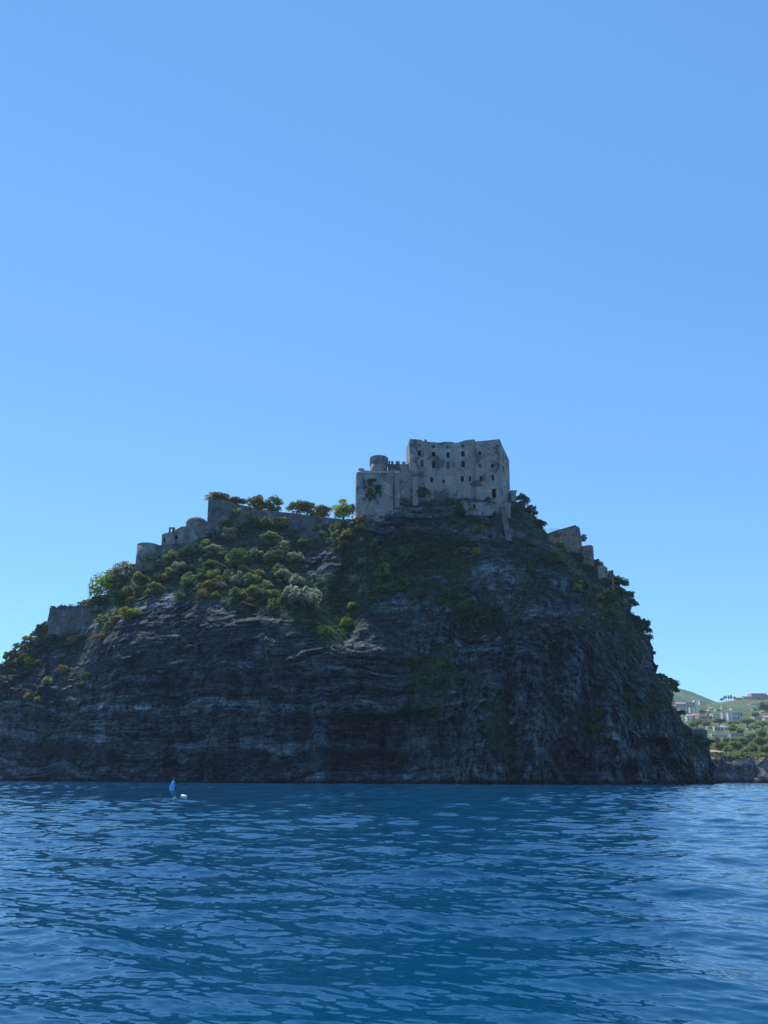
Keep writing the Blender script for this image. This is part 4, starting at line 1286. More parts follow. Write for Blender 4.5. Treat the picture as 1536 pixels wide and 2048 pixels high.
def bastion():
    root = empty('bastion', tuple(at(755, 1020, 284)), 'tall blank grey stone bastion with a rounded left edge, left of the palace', 'bastion')
    Y = 283.5
    X = lambda cx, Yy=Y: xat(*C1(cx, 480), Yy)
    pl = [(X(152), Y), (X(405), Y - 0.3), (X(412), Y + 1.6), (X(412), Y + 22), (X(120, Y + 14), Y + 22), (X(120, Y + 3), Y + 3.0), (X(126), Y + 1.1), (X(138), Y + 0.25)]
    zt = [zat(C1(0, c)[1], Y) for c in (358, 366, 366, 366, 360, 358, 358, 358)]
    MB().prism(pl, zt, zat(1040, Y) - 7).build('wall', M['bastion'], root)
    z = zt[0]
    MB().prism([(pl[0][0], pl[0][1] - 0.16), (pl[1][0], pl[1][1] - 0.16), (pl[1][0], pl[1][1] + 0.9), (pl[0][0], pl[0][1] + 0.9)], [z + 0.45, zt[1] + 0.45] * 2 if False else [z + 0.45, zt[1] + 0.45, zt[1] + 0.45, z + 0.45], zt[1] - 0.25).build('parapet', M['surround'], root)
    for cx, cy, w_, h_ in ((290, 636, 11, 9), (256, 470, 12, 14)):
        p = at(*C1(cx, cy), Y - 0.2)
        MB().box(p[0] - w_ * 0.025, p[0] + w_ * 0.025, Y - 0.25, Y + 0.1, p[2] - h_ * 0.025, p[2] + h_ * 0.025).build('loophole', M['pane'], root)
    # ivy on its face
    rng = np.random.RandomState(3)
    q = rng.rand(900, 2)
    cx, cy = 175 + 175 * q[:, 0], 415 + 190 * q[:, 1]
    k = (((cx - 262) / 80) ** 2 + ((cy - 500) / 88) ** 2 + 1.1 * vn(np.stack([cx / 26, cy / 30, cx * 0], -1), 5) + 0.6 * vn(np.stack([cx / 9, cy / 11, cx * 0], -1), 6)) < 0.42
    x, y = C1(cx[k], cy[k])
    P = at(x, y, Y - 0.5)
    v, f, t = leaves(rng, P, 0.25 + 0.4 * rng.rand(len(P)), 14, 0.17)
    me = quads_mesh('ivy', v, f)
    attr(me, 'tint', t)
    tag(link('ivy', me, LEAF['dark']), 'dark ivy patch climbing the front of the blank bastion', 'ivy')
    # curtain wall joining bastion and palace
    r2 = empty('curtain_wall', tuple(at(815, 1000, 288)), 'stained curtain wall with pilaster buttresses between bastion and palace', 'wall')
    Y2 = 286.2
    pl = [(X(413, Y2), Y2), (X(642, Y2), Y2 + 0.3), (X(642, Y2), Y2 + 18), (X(413, Y2), Y2 + 18)]
    MB().prism(pl, [zat(C1(0, c)[1], Y2) for c in (352, 345, 345, 352)], zat(1035, Y2) - 4).build('wall', M['bastion'], r2)
    for c0, c1, ct, cb in ((418, 457, 365, 650), (556, 598, 350, 590)):
        pl = [(X(c0, Y2), Y2 - 1.3), (X(c1, Y2), Y2 - 1.3), (X(c1, Y2), Y2 - 0.004), (X(c0, Y2), Y2 - 0.004)]
        MB().prism(pl, [zat(C1(0, ct)[1], Y2 - 1)] * 2 + [zat(C1(0, ct)[1], Y2 - 1) + 0.8] * 2, zat(C1(0, cb)[1], Y2) - 3).build('buttress', M['bastion'], r2)
    # round tower
    Yt = 291.0
    c = at(*C1(299, 300), Yt)
    rr = (xat(*C1(368, 300), Yt) - xat(*C1(231, 300), Yt)) / 2
    zb_, zt_ = zat(C1(0, 400)[1], Yt - rr), zat(C1(0, 231)[1], Yt - rr)
    zc = zat(C1(0, 268)[1], Yt - rr)
    tw = empty('round_tower', (c[0], Yt, zb_), 'short round stone tower with a projecting parapet on the bastion terrace', 'tower')
    hz = zc - zb_
    MB().lathe((c[0], Yt, zb_ - 1), [(rr * 0.99, 0), (rr * 0.95, hz + 1)], 40).build('drum', M['church'], tw, True)
    pr = MB().lathe((c[0], Yt, zc + 0.004), [(rr * 0.97, 0), (rr * 1.05, 0.5), (rr * 1.05, zt_ - zc), (rr * 0.90, zt_ - zc), (rr * 0.90, zt_ - zc - 0.7), (0.1, zt_ - zc - 0.72)], 40)
    pr.build('parapet', M['bastion'], tw)
    cb_ = MB()
    for k_ in range(26):
        a = 2 * math.pi * k_ / 26
        d = Vector((math.cos(a), math.sin(a)))
        s = Vector((-d.y, d.x)) * 0.16
        q0, q1 = d * rr * 0.94, d * rr * 1.045
        cb_.prism([(c[0] + (q0 - s).x, Yt + (q0 - s).y), (c[0] + (q1 - s).x, Yt + (q1 - s).y), (c[0] + (q1 + s).x, Yt + (q1 + s).y), (c[0] + (q0 + s).x, Yt + (q0 + s).y)], zc - 0.004, zc - 1.1)
    cb_.build('corbels', M['church'], tw)
    # crenellated wall between tower and palace
    Yc = 289.5
    cw = empty('crenellated_wall', tuple(at(800, 935, Yc)), 'short wall with square battlements between round tower and palace', 'wall')
    x0, x1 = X(368, Yc), X(556, Yc)
    zl = zat(C1(0, 300)[1], Yc)
    MB().prism([(x0, Yc), (x1, Yc), (x1, Yc + 0.9), (x0, Yc + 0.9)], zl, zat(C1(0, 380)[1], Yc)).build('wall', M['bastion'], cw)
    for a_, b_, top in ((372, 386, 274), (392, 411, 276), (428, 459, 277), (476, 505, 281), (523, 551, 290)):
        MB().box(X(a_, Yc), X(b_, Yc), Yc, Yc + 0.9, zl + 0.003, zat(C1(0, top)[1], Yc)).build('merlon', M['bastion'], cw)
    # parasol on the bastion terrace
    p = at(*C1(163, 358), 286)
    ps = empty('parasol', tuple(p), 'small open grey parasol on the left corner of the bastion roof', 'parasol')
    zc_ = zat(C1(0, 344)[1], 286)
    MB().lathe((p[0], 286, zc_), [(1.45, 0), (1.4, 0.12), (0.75, 0.42), (0.05, 0.66)], 8).build('canopy', M['canvas'], ps)
    MB().tube([(p[0], 286, p[2] - 0.4), (p[0], 286, zc_ + 0.5)], 0.05).build('pole', M['metal'], ps)


def church():
    def C2(cx, cy): return 250 + cx / 3.072, 950 + cy / 3.072
    Y = 321.0
    X = lambda cx, Yy=Y: xat(*C2(cx, 380), Yy)
    Zz = lambda cy, Yy=Y: zat(C2(0, cy)[1], Yy, 340)
    root = empty('domed_church', tuple(at(370, 1085, Y)), 'small grey plastered church with a shallow dome on an octagonal drum', 'church')
    mb = MB()
    a, b = (X(226), Y), (X(362), Y - 1.2)
    uof = lambda cx: (X(cx) - a[0]) / (b[0] - a[0])
    hs = [(uof(237), uof(250), Zz(416), Zz(386)), (uof(308), uof(327), Zz(400), Zz(373))]
    P = wall_holes(mb, a, b, [(0, Zz(364)), (0.35, Zz(352)), (1, Zz(337))], Zz(470) - 3, hs, 0.4)
    c, d, e = (X(408), Y + 3.5), (X(408), Y + 16), (X(226) + 1, Y + 16)
    wall_holes(mb, b, c, [(0, Zz(337)), (1, Zz(340, Y + 3.5))], Zz(470) - 3, [])
    wall_holes(mb, c, d, [(0, Zz(337)), (1, Zz(337))], Zz(470) - 3, [])
    wall_holes(mb, d, e, [(0, Zz(337)), (1, Zz(364))], Zz(470) - 3, [])
    wall_holes(mb, e, a, [(0, Zz(364)), (1, Zz(364))], Zz(470) - 3, [])
    mb.poly([(*a, Zz(364)), (*b, Zz(337)), (*c, Zz(340, Y + 3.5)), (*d, Zz(337)), (*e, Zz(364))])
    mb.build('wall', M['church'], root)
    for h in hs:
        opening(P, h, root, depth=0.4)
    # vaulted roof rising behind the front wall
    v = MB()
    n = 10
    ring0 = [(X(285) + (X(388) - X(285)) * k / n, Zz(338) + (Zz(305) - Zz(338)) * math.sin(math.pi * min(1, k / n * 0.75))) for k in range(n + 1)]
    for k in range(n):
        (xa, za), (xb, zb_) = ring0[k], ring0[k + 1]
        v.poly([(xa, Y + 2.2, za), (xb, Y + 2.2, zb_), (xb, Y + 13, zb_), (xa, Y + 13, za)])
        v.poly([(xa, Y + 2.2, Zz(350)), (xb, Y + 2.2, Zz(350)), (xb, Y + 2.2, zb_), (xa, Y + 2.2, za)])
        v.poly([(xb, Y + 13, Zz(350)), (xa, Y + 13, Zz(350)), (xa, Y + 13, za), (xb, Y + 13, zb_)])
    v.build('roof', M['church'], root)
    # bell-cote: two piers and a lintel with an arch gap
    bc = MB()
    for c0, c1 in ((264, 273), (286, 300)):
        bc.box(X(c0), X(c1), Y + 0.4, Y + 1.4, Zz(360), Zz(326))
    bc.box(X(264), X(300), Y + 0.4, Y + 1.4, Zz(326) + 0.003, Zz(319))
    bc.build('bell_cote', M['church'], root)
    # octagonal drum and dome
    Yd = Y + 5.5
    cx_ = X(438, Yd)
    rr = (X(505, Yd) - X(372, Yd)) / 2
    zd = Zz(303, Yd)
    dr = MB().lathe((cx_, Yd, Zz(430) - 4), [(rr, 0), (rr, zd - Zz(430) + 4), (rr * 1.03, zd - Zz(430) + 4.05), (rr * 1.03, zd - Zz(430) + 4.3)], 8, math.pi / 8)
    dr.build('drum', M['church'], root)
    prof = [(rr * 0.97 * math.cos(t), (Zz(262, Yd) - zd - 0.25) * math.sin(t)) for t in np.linspace(0, math.pi / 2 * 0.97, 9)]
    MB().lathe((cx_, Yd, zd + 0.31), prof, 36).build('dome', M['church'], root, True)
    # side block right of the drum
    MB().prism([(X(492, Y + 2), Y + 2), (X(548, Y + 2), Y + 2), (X(548, Y + 2), Y + 12), (X(492, Y + 2), Y + 12)], [Zz(300, Y + 2), Zz(306, Y + 2), Zz(306, Y + 2), Zz(300, Y + 2)], Zz(440)).build('side_chapel', M['church'], root)
    # lower apse wall
    MB().prism([(X(214), Y - 3), (X(300), Y - 4.5), (X(420), Y - 3.5), (X(500), Y - 1), (X(500), Y + 6), (X(214), Y + 6)], [Zz(447), Zz(440), Zz(430), Zz(415), Zz(415), Zz(447)], Zz(530) - 3).build('retaining_wall', M['rampart'], root)
    # round tower
    Yt = 322.0
    tx, tr = X(150, Yt), (X(219, Yt) - X(82, Yt)) / 2
    zt = Zz(441, Yt)
    t = empty('round_turret', (tx, Yt, Zz(530, Yt)), 'squat round grey turret at the left end below the domed church', 'tower')
    MB().lathe((tx, Yt, Zz(560, Yt) - 3), [(tr * 1.03, 0), (tr, zt - Zz(560, Yt) + 3)], 40).build('drum', M['church'], t, True)
    MB().lathe((tx, Yt, zt + 0.004), [(tr * 1.0, 0), (tr * 1.02, 0.1), (tr * 1.02, 0.4), (tr * 0.9, 0.45)], 40).build('coping', M['surround'], t, True)
    p = at(*C2(148, 488), Yt - tr * 0.98)
    MB().box(p[0] - 0.45, p[0] + 0.45, p[1] - 0.25, p[1] + 0.4, p[2] - 0.6, p[2] + 0.6).build('window', M['pane'], t)
    # ---- long rampart
    Yr = 323.0
    rt = empty('long_rampart', tuple(at(560, 1040, Yr)), 'long blank grey rampart wall stepping down from left to right behind the slope', 'wall')
    prof = [(512, 150), (640, 172), (770, 200), (800, 219), (920, 228), (1040, 239), (1150, 255), (1250, 266), (1374, 281)]
    Yl = lambda cx: np.interp(cx, [512, 1374], [323.0, 309.0])
    fr = [(xat(*C2(cx, cy), Yl(cx)), float(Yl(cx)), zat(C2(0, cy)[1], Yl(cx), C2(cx, 0)[0])) for cx, cy in prof]
    m = MB()
    for (xa, ya, za), (xb, yb, zb_) in zip(fr[:-1], fr[1:]):
        m.poly([(xa, ya, za - 17), (xb, yb, zb_ - 15), (xb, yb, zb_), (xa, ya, za)])
        m.poly([(xa, ya, za), (xb, yb, zb_), (xb, yb + 1.4, zb_), (xa, ya + 1.4, za)])
        m.poly([(xb, yb + 1.4, zb_ - 15), (xa, ya + 1.4, za - 17), (xa, ya + 1.4, za), (xb, yb + 1.4, zb_)])
    x, y, z = fr[0]
    m.poly([(x, y, z - 17), (x, y, z), (x - 0.9, y + 14, z), (x - 0.9, y + 14, z - 17)])
    m.poly([(x, y + 1.4, z - 17), (x - 0.9, y + 14, z - 17), (x - 0.9, y + 14, z), (x, y + 1.4, z)])
    m.build('wall', M['rampart'], rt)
    k = MB()
    for (xa, ya, za), (xb, yb, zb_) in zip(fr[:-1], fr[1:]):
        vs = [(xa, ya - 0.15, za + 0.004), (xb, yb - 0.15, zb_ + 0.004), (xb, yb + 1.5, zb_ + 0.004), (xa, ya + 1.5, za + 0.004)]
        k.add(vs + [(p, q, r_ + 0.28) for p, q, r_ in vs], [(3, 2, 1, 0), (4, 5, 6, 7), (0, 1, 5, 4), (1, 2, 6, 5), (2, 3, 7, 6), (3, 0, 4, 7)])
    k.build('coping', M['bastion'], rt)
    # soil terrace the trees stand on, behind the wall
    s = MB()
    for (xa, ya, za), (xb, yb, zb_) in zip(fr[:-1], fr[1:]):
        s.poly([(xa, ya + 1.35, za - 1.0), (xb, yb + 1.35, zb_ - 1.0), (xb, yb + 26, zb_ - 1.2), (xa, ya + 26, za - 1.2)])
    tag(s.build('terrace_soil', plain('dry_soil', (0.12, 0.10, 0.06), 0.95, 0.3)), kind='structure')


def low_walls():
    # retaining wall on the left shoulder
    Y = 324.0
    r = empty('retaining_wall', tuple(at(150, 1260, Y)), 'broad low retaining wall of dark stone on the left shoulder of the rock', 'wall')
    xs = [xat(p, 1240, Y) for p in (97, 158, 210)]
    pl = [(xs[0], Y), (xs[1], Y - 1), (xs[2], Y - 1.5), (xs[2], Y + 22), (xs[0] + 0.5, Y + 22)]
    wb = MB()
    for (a, b), (t0, t1) in zip(zip(pl[:2], pl[1:3]), ((1215, 1212), (1212, 1213))):
        us = np.linspace(0, 1, 14)
        wall_holes(wb, a, b, [(float(u), zat(t0 + (t1 - t0) * u + 1.6 * rs_.random(), Y, 150)) for u in us], zat(1300, Y, 150) - 3, [])
    zt_ = zat(1215.5, Y, 150)
    wb.poly([(x, y, zt_) for x, y in pl])
    z0_ = zat(1300, Y, 150) - 3
    for a, b in ((pl[2], pl[3]), (pl[3], pl[4]), (pl[4], pl[0])):
        wb.poly([(*a, z0_), (*b, z0_), (*b, zt_), (*a, zt_)])
    wb.build('wall', M['rampart'], r)
    for k_ in range(9):      # loose coping stones left along the broken top
        u = (k_ + rs_.random() * 0.6) / 9
        x = xs[0] + (xs[2] - xs[0]) * u
        MB().box(x, x + 0.9 + rs_.random(), Y - 1.75, Y - 0.2, zt_ + 0.02, zt_ + 0.35 + 0.5 * rs_.random()).build('coping_stone', M['bastion'], r)

    def C4(cx, cy): return 1000 + cx / 4.267, 1000 + cy / 4.267

    def ruin(name, label, Y, pts, zb, deep, m, cat='ruin', wins=()):
        xs = [xat(*C4(cx, cy), Y) for cx, cy in pts]
        zs = [zat(C4(cx, cy)[1], Y, C4(cx, cy)[0]) for cx, cy in pts]
        r = empty(name, (sum(xs) / len(xs), Y, min(zs) - 2), label, cat)
        z0 = zat(C4(0, zb)[1], Y, C4(pts[0][0], 0)[0]) - 4
        n = len(pts)
        mb = MB()
        L = xs[-1] - xs[0]
        hs = []
        for cx, cy, wd, hg in wins:
            x, z = xat(*C4(cx, cy), Y), zat(C4(cx, cy)[1], Y, C4(cx, cy)[0])
            hs.append(((x - wd / 2 - xs[0]) / L, (x + wd / 2 - xs[0]) / L, z - hg / 2, z + hg / 2))
        P = wall_holes(mb, (xs[0], Y), (xs[-1], Y), [((x - xs[0]) / L, z) for x, z in zip(xs, zs)], z0, hs, 0.4)
        for i in range(n - 1):
            mb.poly([(xs[i], Y, zs[i]), (xs[i + 1], Y, zs[i + 1]), (xs[i + 1], Y + deep, zs[i + 1] + 0.1), (xs[i], Y + deep, zs[i] + 0.1)])
            mb.poly([(xs[i + 1], Y + deep, z0), (xs[i], Y + deep, z0), (xs[i], Y + deep, zs[i] + 0.1), (xs[i + 1], Y + deep, zs[i + 1] + 0.1)])
        mb.poly([(xs[-1], Y, z0), (xs[-1], Y + deep, z0), (xs[-1], Y + deep, zs[-1] + 0.1), (xs[-1], Y, zs[-1])])
        mb.poly([(xs[0], Y, z0), (xs[0], Y, zs[0]), (xs[0], Y + deep, zs[0] + 0.1), (xs[0], Y + deep, z0)])
        mb.build('wall', M[m], r)
        for h in hs:
            opening(P, h, r, depth=0.4, sill=False)
        return r
    ra = ruin('sloping_ruin', 'brown ruined wall with a sloping top on the right skyline of the rock', 290, [(412, 292), (480, 268), (560, 246), (648, 221), (668, 226), (680, 238), (690, 300), (700, 392)], 440, 8, 'ruin')
    cap = MB()
    for (a, b) in (((412, 292), (480, 268)), ((480, 268), (560, 246)), ((560, 246), (648, 221))):
        p, q = at(*C4(*a), 290), at(*C4(*b), 290)
        vs = [(p[0], 289.8, p[2] + 0.15), (q[0], 289.8, q[2] + 0.15), (q[0], 298.2, q[2] + 0.15), (p[0], 298.2, p[2] + 0.15)]
        cap.add(vs + [(x, y, z + 0.25) for x, y, z in vs], [(3, 2, 1, 0), (4, 5, 6, 7), (0, 1, 5, 4), (1, 2, 6, 5), (2, 3, 7, 6), (3, 0, 4, 7)])
    cap.build('coping', M['ruin'], ra)
    fr = empty('wire_fence', tuple(at(1106, 1066, 288.5)), 'row of thin bare fence stakes above the left end of the sloping ruin', 'fence')
    for k, cx in enumerate(range(418, 510, 11)):
        lo, hi = at(*C4(cx, 300 - (cx - 412) * 0.3), 288.5), at(*C4(cx, 243 + (k * 37 % 9) - (cx - 412) * 0.08), 288.5)
        MB().tube([lo, (lo[0], 288.5, hi[2])], 0.05, 5).build('stake', M['metal'], fr)
    a, b = at(*C4(418, 262), 288.5), at(*C4(506, 250), 288.5)
    MB().tube([a, b], 0.025, 5).build('wire', M['metal'], fr)
    ruin('square_ruin', 'square brown ruined tower stump on the right skyline, second from the palace', 287, [(704, 392), (728, 388), (768, 383), (786, 388), (796, 402)], 520, 7, 'ruin')
    ruin('ruined_house', 'little pale ruined house with one window on the right skyline', 284, [(832, 566), (880, 558), (905, 570), (917, 582)], 700, 6, 'church', wins=((902, 616, 0.5, 1.1), (860, 590, 0.4, 0.5)))
    ruin('ruin_stump', 'small broken stone stump right beside the little ruined house', 285, [(926, 604), (938, 598), (944, 606), (952, 596), (966, 598), (968, 608)], 690, 3, 'ruin')
    # shaded ruin at the right foot of the rock

    def X5(cx, cy): return 1300 + cx / 6.508, 1340 + cy / 6.508
    Y = 283.0
    pts = [(548, 772), (590, 766), (680, 766), (765, 784)]
    xs = [xat(*X5(*p), Y) for p in pts]
    zs = [zat(X5(*p)[1], Y, X5(*p)[0]) for p in pts]
    r = empty('shaded_ruin', (xs[1], Y, zs[1] - 3), 'flat-topped grey ruin in shade at the right foot of the rock', 'ruin')
    MB().prism([(xs[0], Y), (xs[2], Y - 0.6), (xs[3], Y + 1.5), (xs[3], Y + 9), (xs[0], Y + 9)], [zs[0], zs[2], zs[3], zs[3], zs[0]], zs[0] - 9).build('wall', M['rampart'], r)
    MB().prism([(xs[0] - 0.1, Y - 0.2), (xs[2], Y - 0.8), (xs[2], Y + 0.8), (xs[0] - 0.1, Y + 1)], [zs[0] + 0.3, zs[2] + 0.3, zs[2] + 0.3, zs[0] + 0.3], zs[0] - 0.2).build('coping', M['surround'], r)


palace()
annex()
bastion()
church()
low_walls()

# ------------------------------------------------------------------ the mainland to the right
ROWS = [(352, 1600), (356, 1560), (359, 1535), (362, 1518), (366, 1513), (420, 1506), (500, 1496), (650, 1477), (800, 1460), (1000, 1440), (1200, 1424), (1500, 1404), (1700, 1412), (2000, 1440), (2300, 1500)]


def ground_Y(py):
    r = [(p, y) for y, p in ROWS[4:12]][::-1]
    return float(np.interp(py, [a for a, b in r], [b for a, b in r]))


def mainland():
    px = np.arange(1180, 2300, 2.5)
    rows = []
    Ys = np.concatenate([np.linspace(352, 366, 46), 366 + (2300 - 366) * np.linspace(0, 1, 120)[1:] ** 1.5])
    pys = np.interp(Ys, [a for a, b in ROWS], [b for a, b in ROWS])
    PX, Yg = np.meshgrid(px, Ys)
    PYg = np.repeat(pys[:, None], len(px), 1)
    far = sst(900, 1500, Yg)
    PYg = PYg + far * np.interp(PX, [1180, 1340, 1430, 1480, 1540, 1800, 2300], [14, 8, 1, -5, -8, -14, 10])
    P = at(PX, PYg, Yg)
    cl = sst(372, 362, Yg)
    q = P / np.array([6, 9, 14])
    fl = cl * (2.2 * fbm(q, 4, 201) + 1.2 * (1 - 2 * np.abs(vn(P / np.array([3.2, 8, 16]), 203))))
    P[..., 1] -= fl
    P[..., 2] += (1 - cl) * 0.006 * np.minimum(Yg - 355, 500) * fbm(P / 60, 3, 205) + cl * 0.7 * vn(P / 3.0, 206) * (P[..., 2] > 2)
    me = quads_mesh('mainland_hillside', P, grid_faces(*PX.shape), True)
    attr(me, 'flute', cl * 0.35)
    attr(me, 'veg', (1 - cl) * 1.0)
    m = rock_material('mainland_ground', (1.15, 1.0, 0.98), ((0.05, 0.085, 0.04), (0.17, 0.21, 0.09)))
    tag(link('hillside', me, m), kind='structure')
    # terraced strips of vines and scrub on it
    rng = np.random.RandomState(50)
    n = 5200
    x, Y = rng.uniform(1330, 1640, n), 368 + 1130 * rng.rand(n) ** 1.4
    py = np.interp(Y, [a for a, b in ROWS], [b for a, b in ROWS]) + sst(900, 1500, Y) * np.interp(x, [1180, 1340, 1430, 1480, 1540, 1800], [14, 8, 1, -5, -8, -14])
    Q = at(x, py, Y)
    rad = (0.8 + 1.6 * rng.rand(n)) * (0.6 + Y / 900)
    v, f, t = leaves(rng, Q, rad, 12, 0.5 + 0.3 * 0)
    me = quads_mesh('far_scrub', v, f)
    attr(me, 'tint', t)
    tag(link('hillside_scrub', me, leaf_mat('leaf_garden', (0.07, 0.10, 0.05), (0.26, 0.31, 0.14), 0.35)), 'green gardens, vines and scrub covering the hillside behind the town', 'scrub', kind='stuff')
    # far mountain
    px = np.arange(1000, 1900, 3.0)
    pr = np.interp(px, [1000, 1200, 1300, 1345, 1362, 1385, 1400, 1420, 1432, 1460, 1520, 1700, 1900], [1440, 1408, 1385, 1375.5, 1375, 1381, 1386, 1396, 1402, 1412, 1430, 1470, 1530])
    rowsP = []
    for k in range(40):
        s = k / 39
        Yk = 1900 + 500 * s
        rowsP.append(at(px, 1552 + (pr - 1552) * (s ** 0.75), Yk))
    for k in range(1, 14):
        c = rowsP[39].copy()
        c[:, 1] += 28 * k
        c[:, 2] *= (1 - (k / 13) ** 1.6)
        rowsP.append(c)
    P = np.array(rowsP)
    P[..., 2] += 7 * fbm(P / 90, 4, 300)
    me = quads_mesh('far_hill', P, grid_faces(*P.shape[:2]), True)
    m, t, b = mat('far_woods')
    nz = noise(t, 0.012, 8, 0.7)
    t.links.new(ramp(t, nz.outputs['Fac'], [(0.35, (0.030, 0.085, 0.035)), (0.65, (0.10, 0.19, 0.06))]), b.inputs['Base Color'])
    b.inputs['Roughness'].default_value = 1
    bump(t, b, nz.outputs['Fac'], 1.0, 20)
    tag(link('far_hill', me, m), kind='structure')


mainland()

WALLC = {k: plain('render_' + k, c, 0.85, 0.12, 0.3) for k, c in dict(white=(0.72, 0.71, 0.68), cream=(0.58, 0.53, 0.44), pink=(0.50, 0.33, 0.30), red=(0.46, 0.27, 0.26), orange=(0.58, 0.36, 0.25), grey=(0.46, 0.46, 0.46), brown=(0.33, 0.25, 0.20)).items()}
ROOFC = {k: plain('roof_' + k, c, 0.85, 0.2, 0.8) for k, c in dict(tile=(0.44, 0.24, 0.17), grey=(0.30, 0.30, 0.32), white=(0.70, 0.69, 0.66), dark=(0.09, 0.085, 0.09)).items()}


def house(p0, p1, ptop, pbase, wall, roof, label, nx=2, nz=1, kind='flat', extra=None, Y=None):
    Y = Y or ground_Y(pbase)
    x0, x1 = xat(p0, pbase, Y), xat(p1, pbase, Y)
    zb, zt = zat(pbase, Y, p0), zat(ptop, Y, p0)
    W, dp = x1 - x0, max(5, min(16, (x1 - x0) * 0.8))
    root = empty('house', ((x0 + x1) / 2, Y, zb), label, 'house')
    zw = zt if kind == 'flat' else zb + (zt - zb) * 0.68
    mb = MB()
    hs = []
    for i in range(nx):
        for j in range(nz):
            u = (i + 0.5) / nx
            wz = (zw - zb) / nz
            hw = min(0.9, W / nx * 0.28) / W / 1.0 * 0.9
            hs.append((u - hw, u + hw, zb + wz * (j + 0.32), zb + wz * (j + 0.78)))
    P = wall_holes(mb, (x0, Y), (x1, Y), [(0, zw), (1, zw)], zb - 4, hs, 0.35)
    mb.poly([(x1, Y, zb - 4), (x1, Y + dp, zb - 4), (x1, Y + dp, zw), (x1, Y, zw)])
    mb.poly([(x1, Y + dp, zb - 4), (x0, Y + dp, zb - 4), (x0, Y + dp, zw), (x1, Y + dp, zw)])
    mb.poly([(x0, Y + dp, zb - 4), (x0, Y, zb - 4), (x0, Y, zw), (x0, Y + dp, zw)])
    mb.build('wall', WALLC[wall], root)
    for h in hs:
        opening(P, h, root, depth=0.35, sill=False)
    o = 0.35
    r = MB()
    if kind == 'flat':
        r.box(x0 - 0.15, x1 + 0.15, Y - 0.15, Y + dp + 0.15, zw + 0.004, zw + 0.45)
    elif kind == 'gable':      # ridge along X
        a = [(x0 - o, Y - o, zw), (x1 + o, Y - o, zw), (x1 + o, Y + dp + o, zw), (x0 - o, Y + dp + o, zw), (x0 - o, Y + dp / 2, zt), (x1 + o, Y + dp / 2, zt)]
        r.add(a, [(0, 1, 5, 4), (2, 3, 4, 5), (1, 2, 5), (3, 0, 4), (3, 2, 1, 0)])
    else:                      # hipped
        a = [(x0 - o, Y - o, zw), (x1 + o, Y - o, zw), (x1 + o, Y + dp + o, zw), (x0 - o, Y + dp + o, zw), (x0 + W * 0.3, Y + dp / 2, zt), (x1 - W * 0.3, Y + dp / 2, zt)]
        r.add(a, [(0, 1, 5, 4), (2, 3, 4, 5), (1, 2, 5), (3, 0, 4), (3, 2, 1, 0)])
    ro = r.build('roof', ROOFC[roof], root)
    if extra == 'chimney':
        MB().box(x0 + W * 0.7, x0 + W * 0.7 + 1.0, Y + dp * 0.4, Y + dp * 0.4 + 1.0, zt - 1, zt + 1.6).build('chimney', WALLC[wall], ro, loc=(0, 0, 0))
    return root


house(1504, 1534, 1387, 1399, 'red', 'grey', 'large dull red block on the ridge at the right edge of the photo', 5, 2, extra='chimney')
house(1532, 1562, 1390, 1400, 'grey', 'white', 'pale house on the ridge touching the right side of the red block', 3, 2)
house(1486, 1503, 1393, 1400, 'cream', 'white', 'low pale house on the ridge left of the red block', 3, 1)
house(1473, 1485, 1394, 1400, 'pink', 'tile', 'small pinkish house on the ridge, third from the right edge', 2, 1, 'gable')
house(1513, 1528, 1396, 1402, 'white', 'white', 'small white house just under the large red block', 2, 1)
house(1352, 1372, 1404, 1414, 'pink', 'tile', 'pale pink house at the foot of the green mountain, left one', 3, 2, 'gable')
house(1372, 1391, 1405, 1414, 'pink', 'grey', 'pale pink house at the foot of the green mountain, right one', 3, 2)
house(1389, 1400, 1400, 1407, 'white', 'white', 'bright white house under the slope of the green mountain, left of a pair', 2, 1)
house(1400, 1411, 1402, 1408, 'cream', 'white', 'pale house under the slope of the green mountain, right of a pair', 2, 1)
house(1360, 1378, 1417, 1426, 'grey', 'grey', 'grey house on the left of the town, above the red-roofed ones', 3, 2)
house(1380, 1396, 1415, 1425, 'white', 'grey', 'white house above the red-roofed ones at the left of the town', 2, 2)
house(1374, 1386, 1428, 1440, 'white', 'tile', 'white house with a red hipped roof nearest the rock', 2, 2, 'hip')
house(1385, 1401, 1427, 1438, 'pink', 'tile', 'house with the widest red tiled roof beside the white one near the rock', 2, 1, 'hip')
house(1399, 1425, 1432, 1440, 'orange', 'tile', 'long low orange house in the middle of the town', 5, 1)
house(1426, 1446, 1427, 1438, 'cream', 'white', 'cream house between the long orange one and the white block', 3, 2)
house(1446, 1457, 1424, 1440, 'cream', 'grey', 'tall cream block with two rows of windows mid-town', 2, 3)
house(1457, 1465, 1426, 1441, 'white', 'white', 'narrow white block touching the tall cream one', 1, 3)
house(1465, 1482, 1425, 1440, 'grey', 'grey', 'grey block with blank upper wall right of the narrow white block', 2, 2)
house(1464, 1480, 1417, 1423, 'white', 'white', 'bright white house above the grey block', 3, 1)
house(1502, 1519, 1408, 1417, 'grey', 'white', 'bluish grey house halfway up the right slope', 3, 2)
house(1506, 1516, 1417, 1424, 'grey', 'grey', 'small grey house just below the bluish one on the right slope', 1, 1)
house(1509, 1530, 1434, 1440, 'cream', 'white', 'long low pale shed in front of the right slope', 4, 1)
house(1530, 1552, 1431, 1441, 'white', 'tile', 'white house with a red roof cut by the right edge of the photo', 3, 1, 'gable')
house(1440, 1458, 1450, 1463, 'white', 'grey', 'white house with a grey hipped roof among the pines', 2, 1, 'hip')
house(1430, 1441, 1453, 1464, 'cream', 'white', 'narrow cream house left of the white one among the pines', 2, 1)
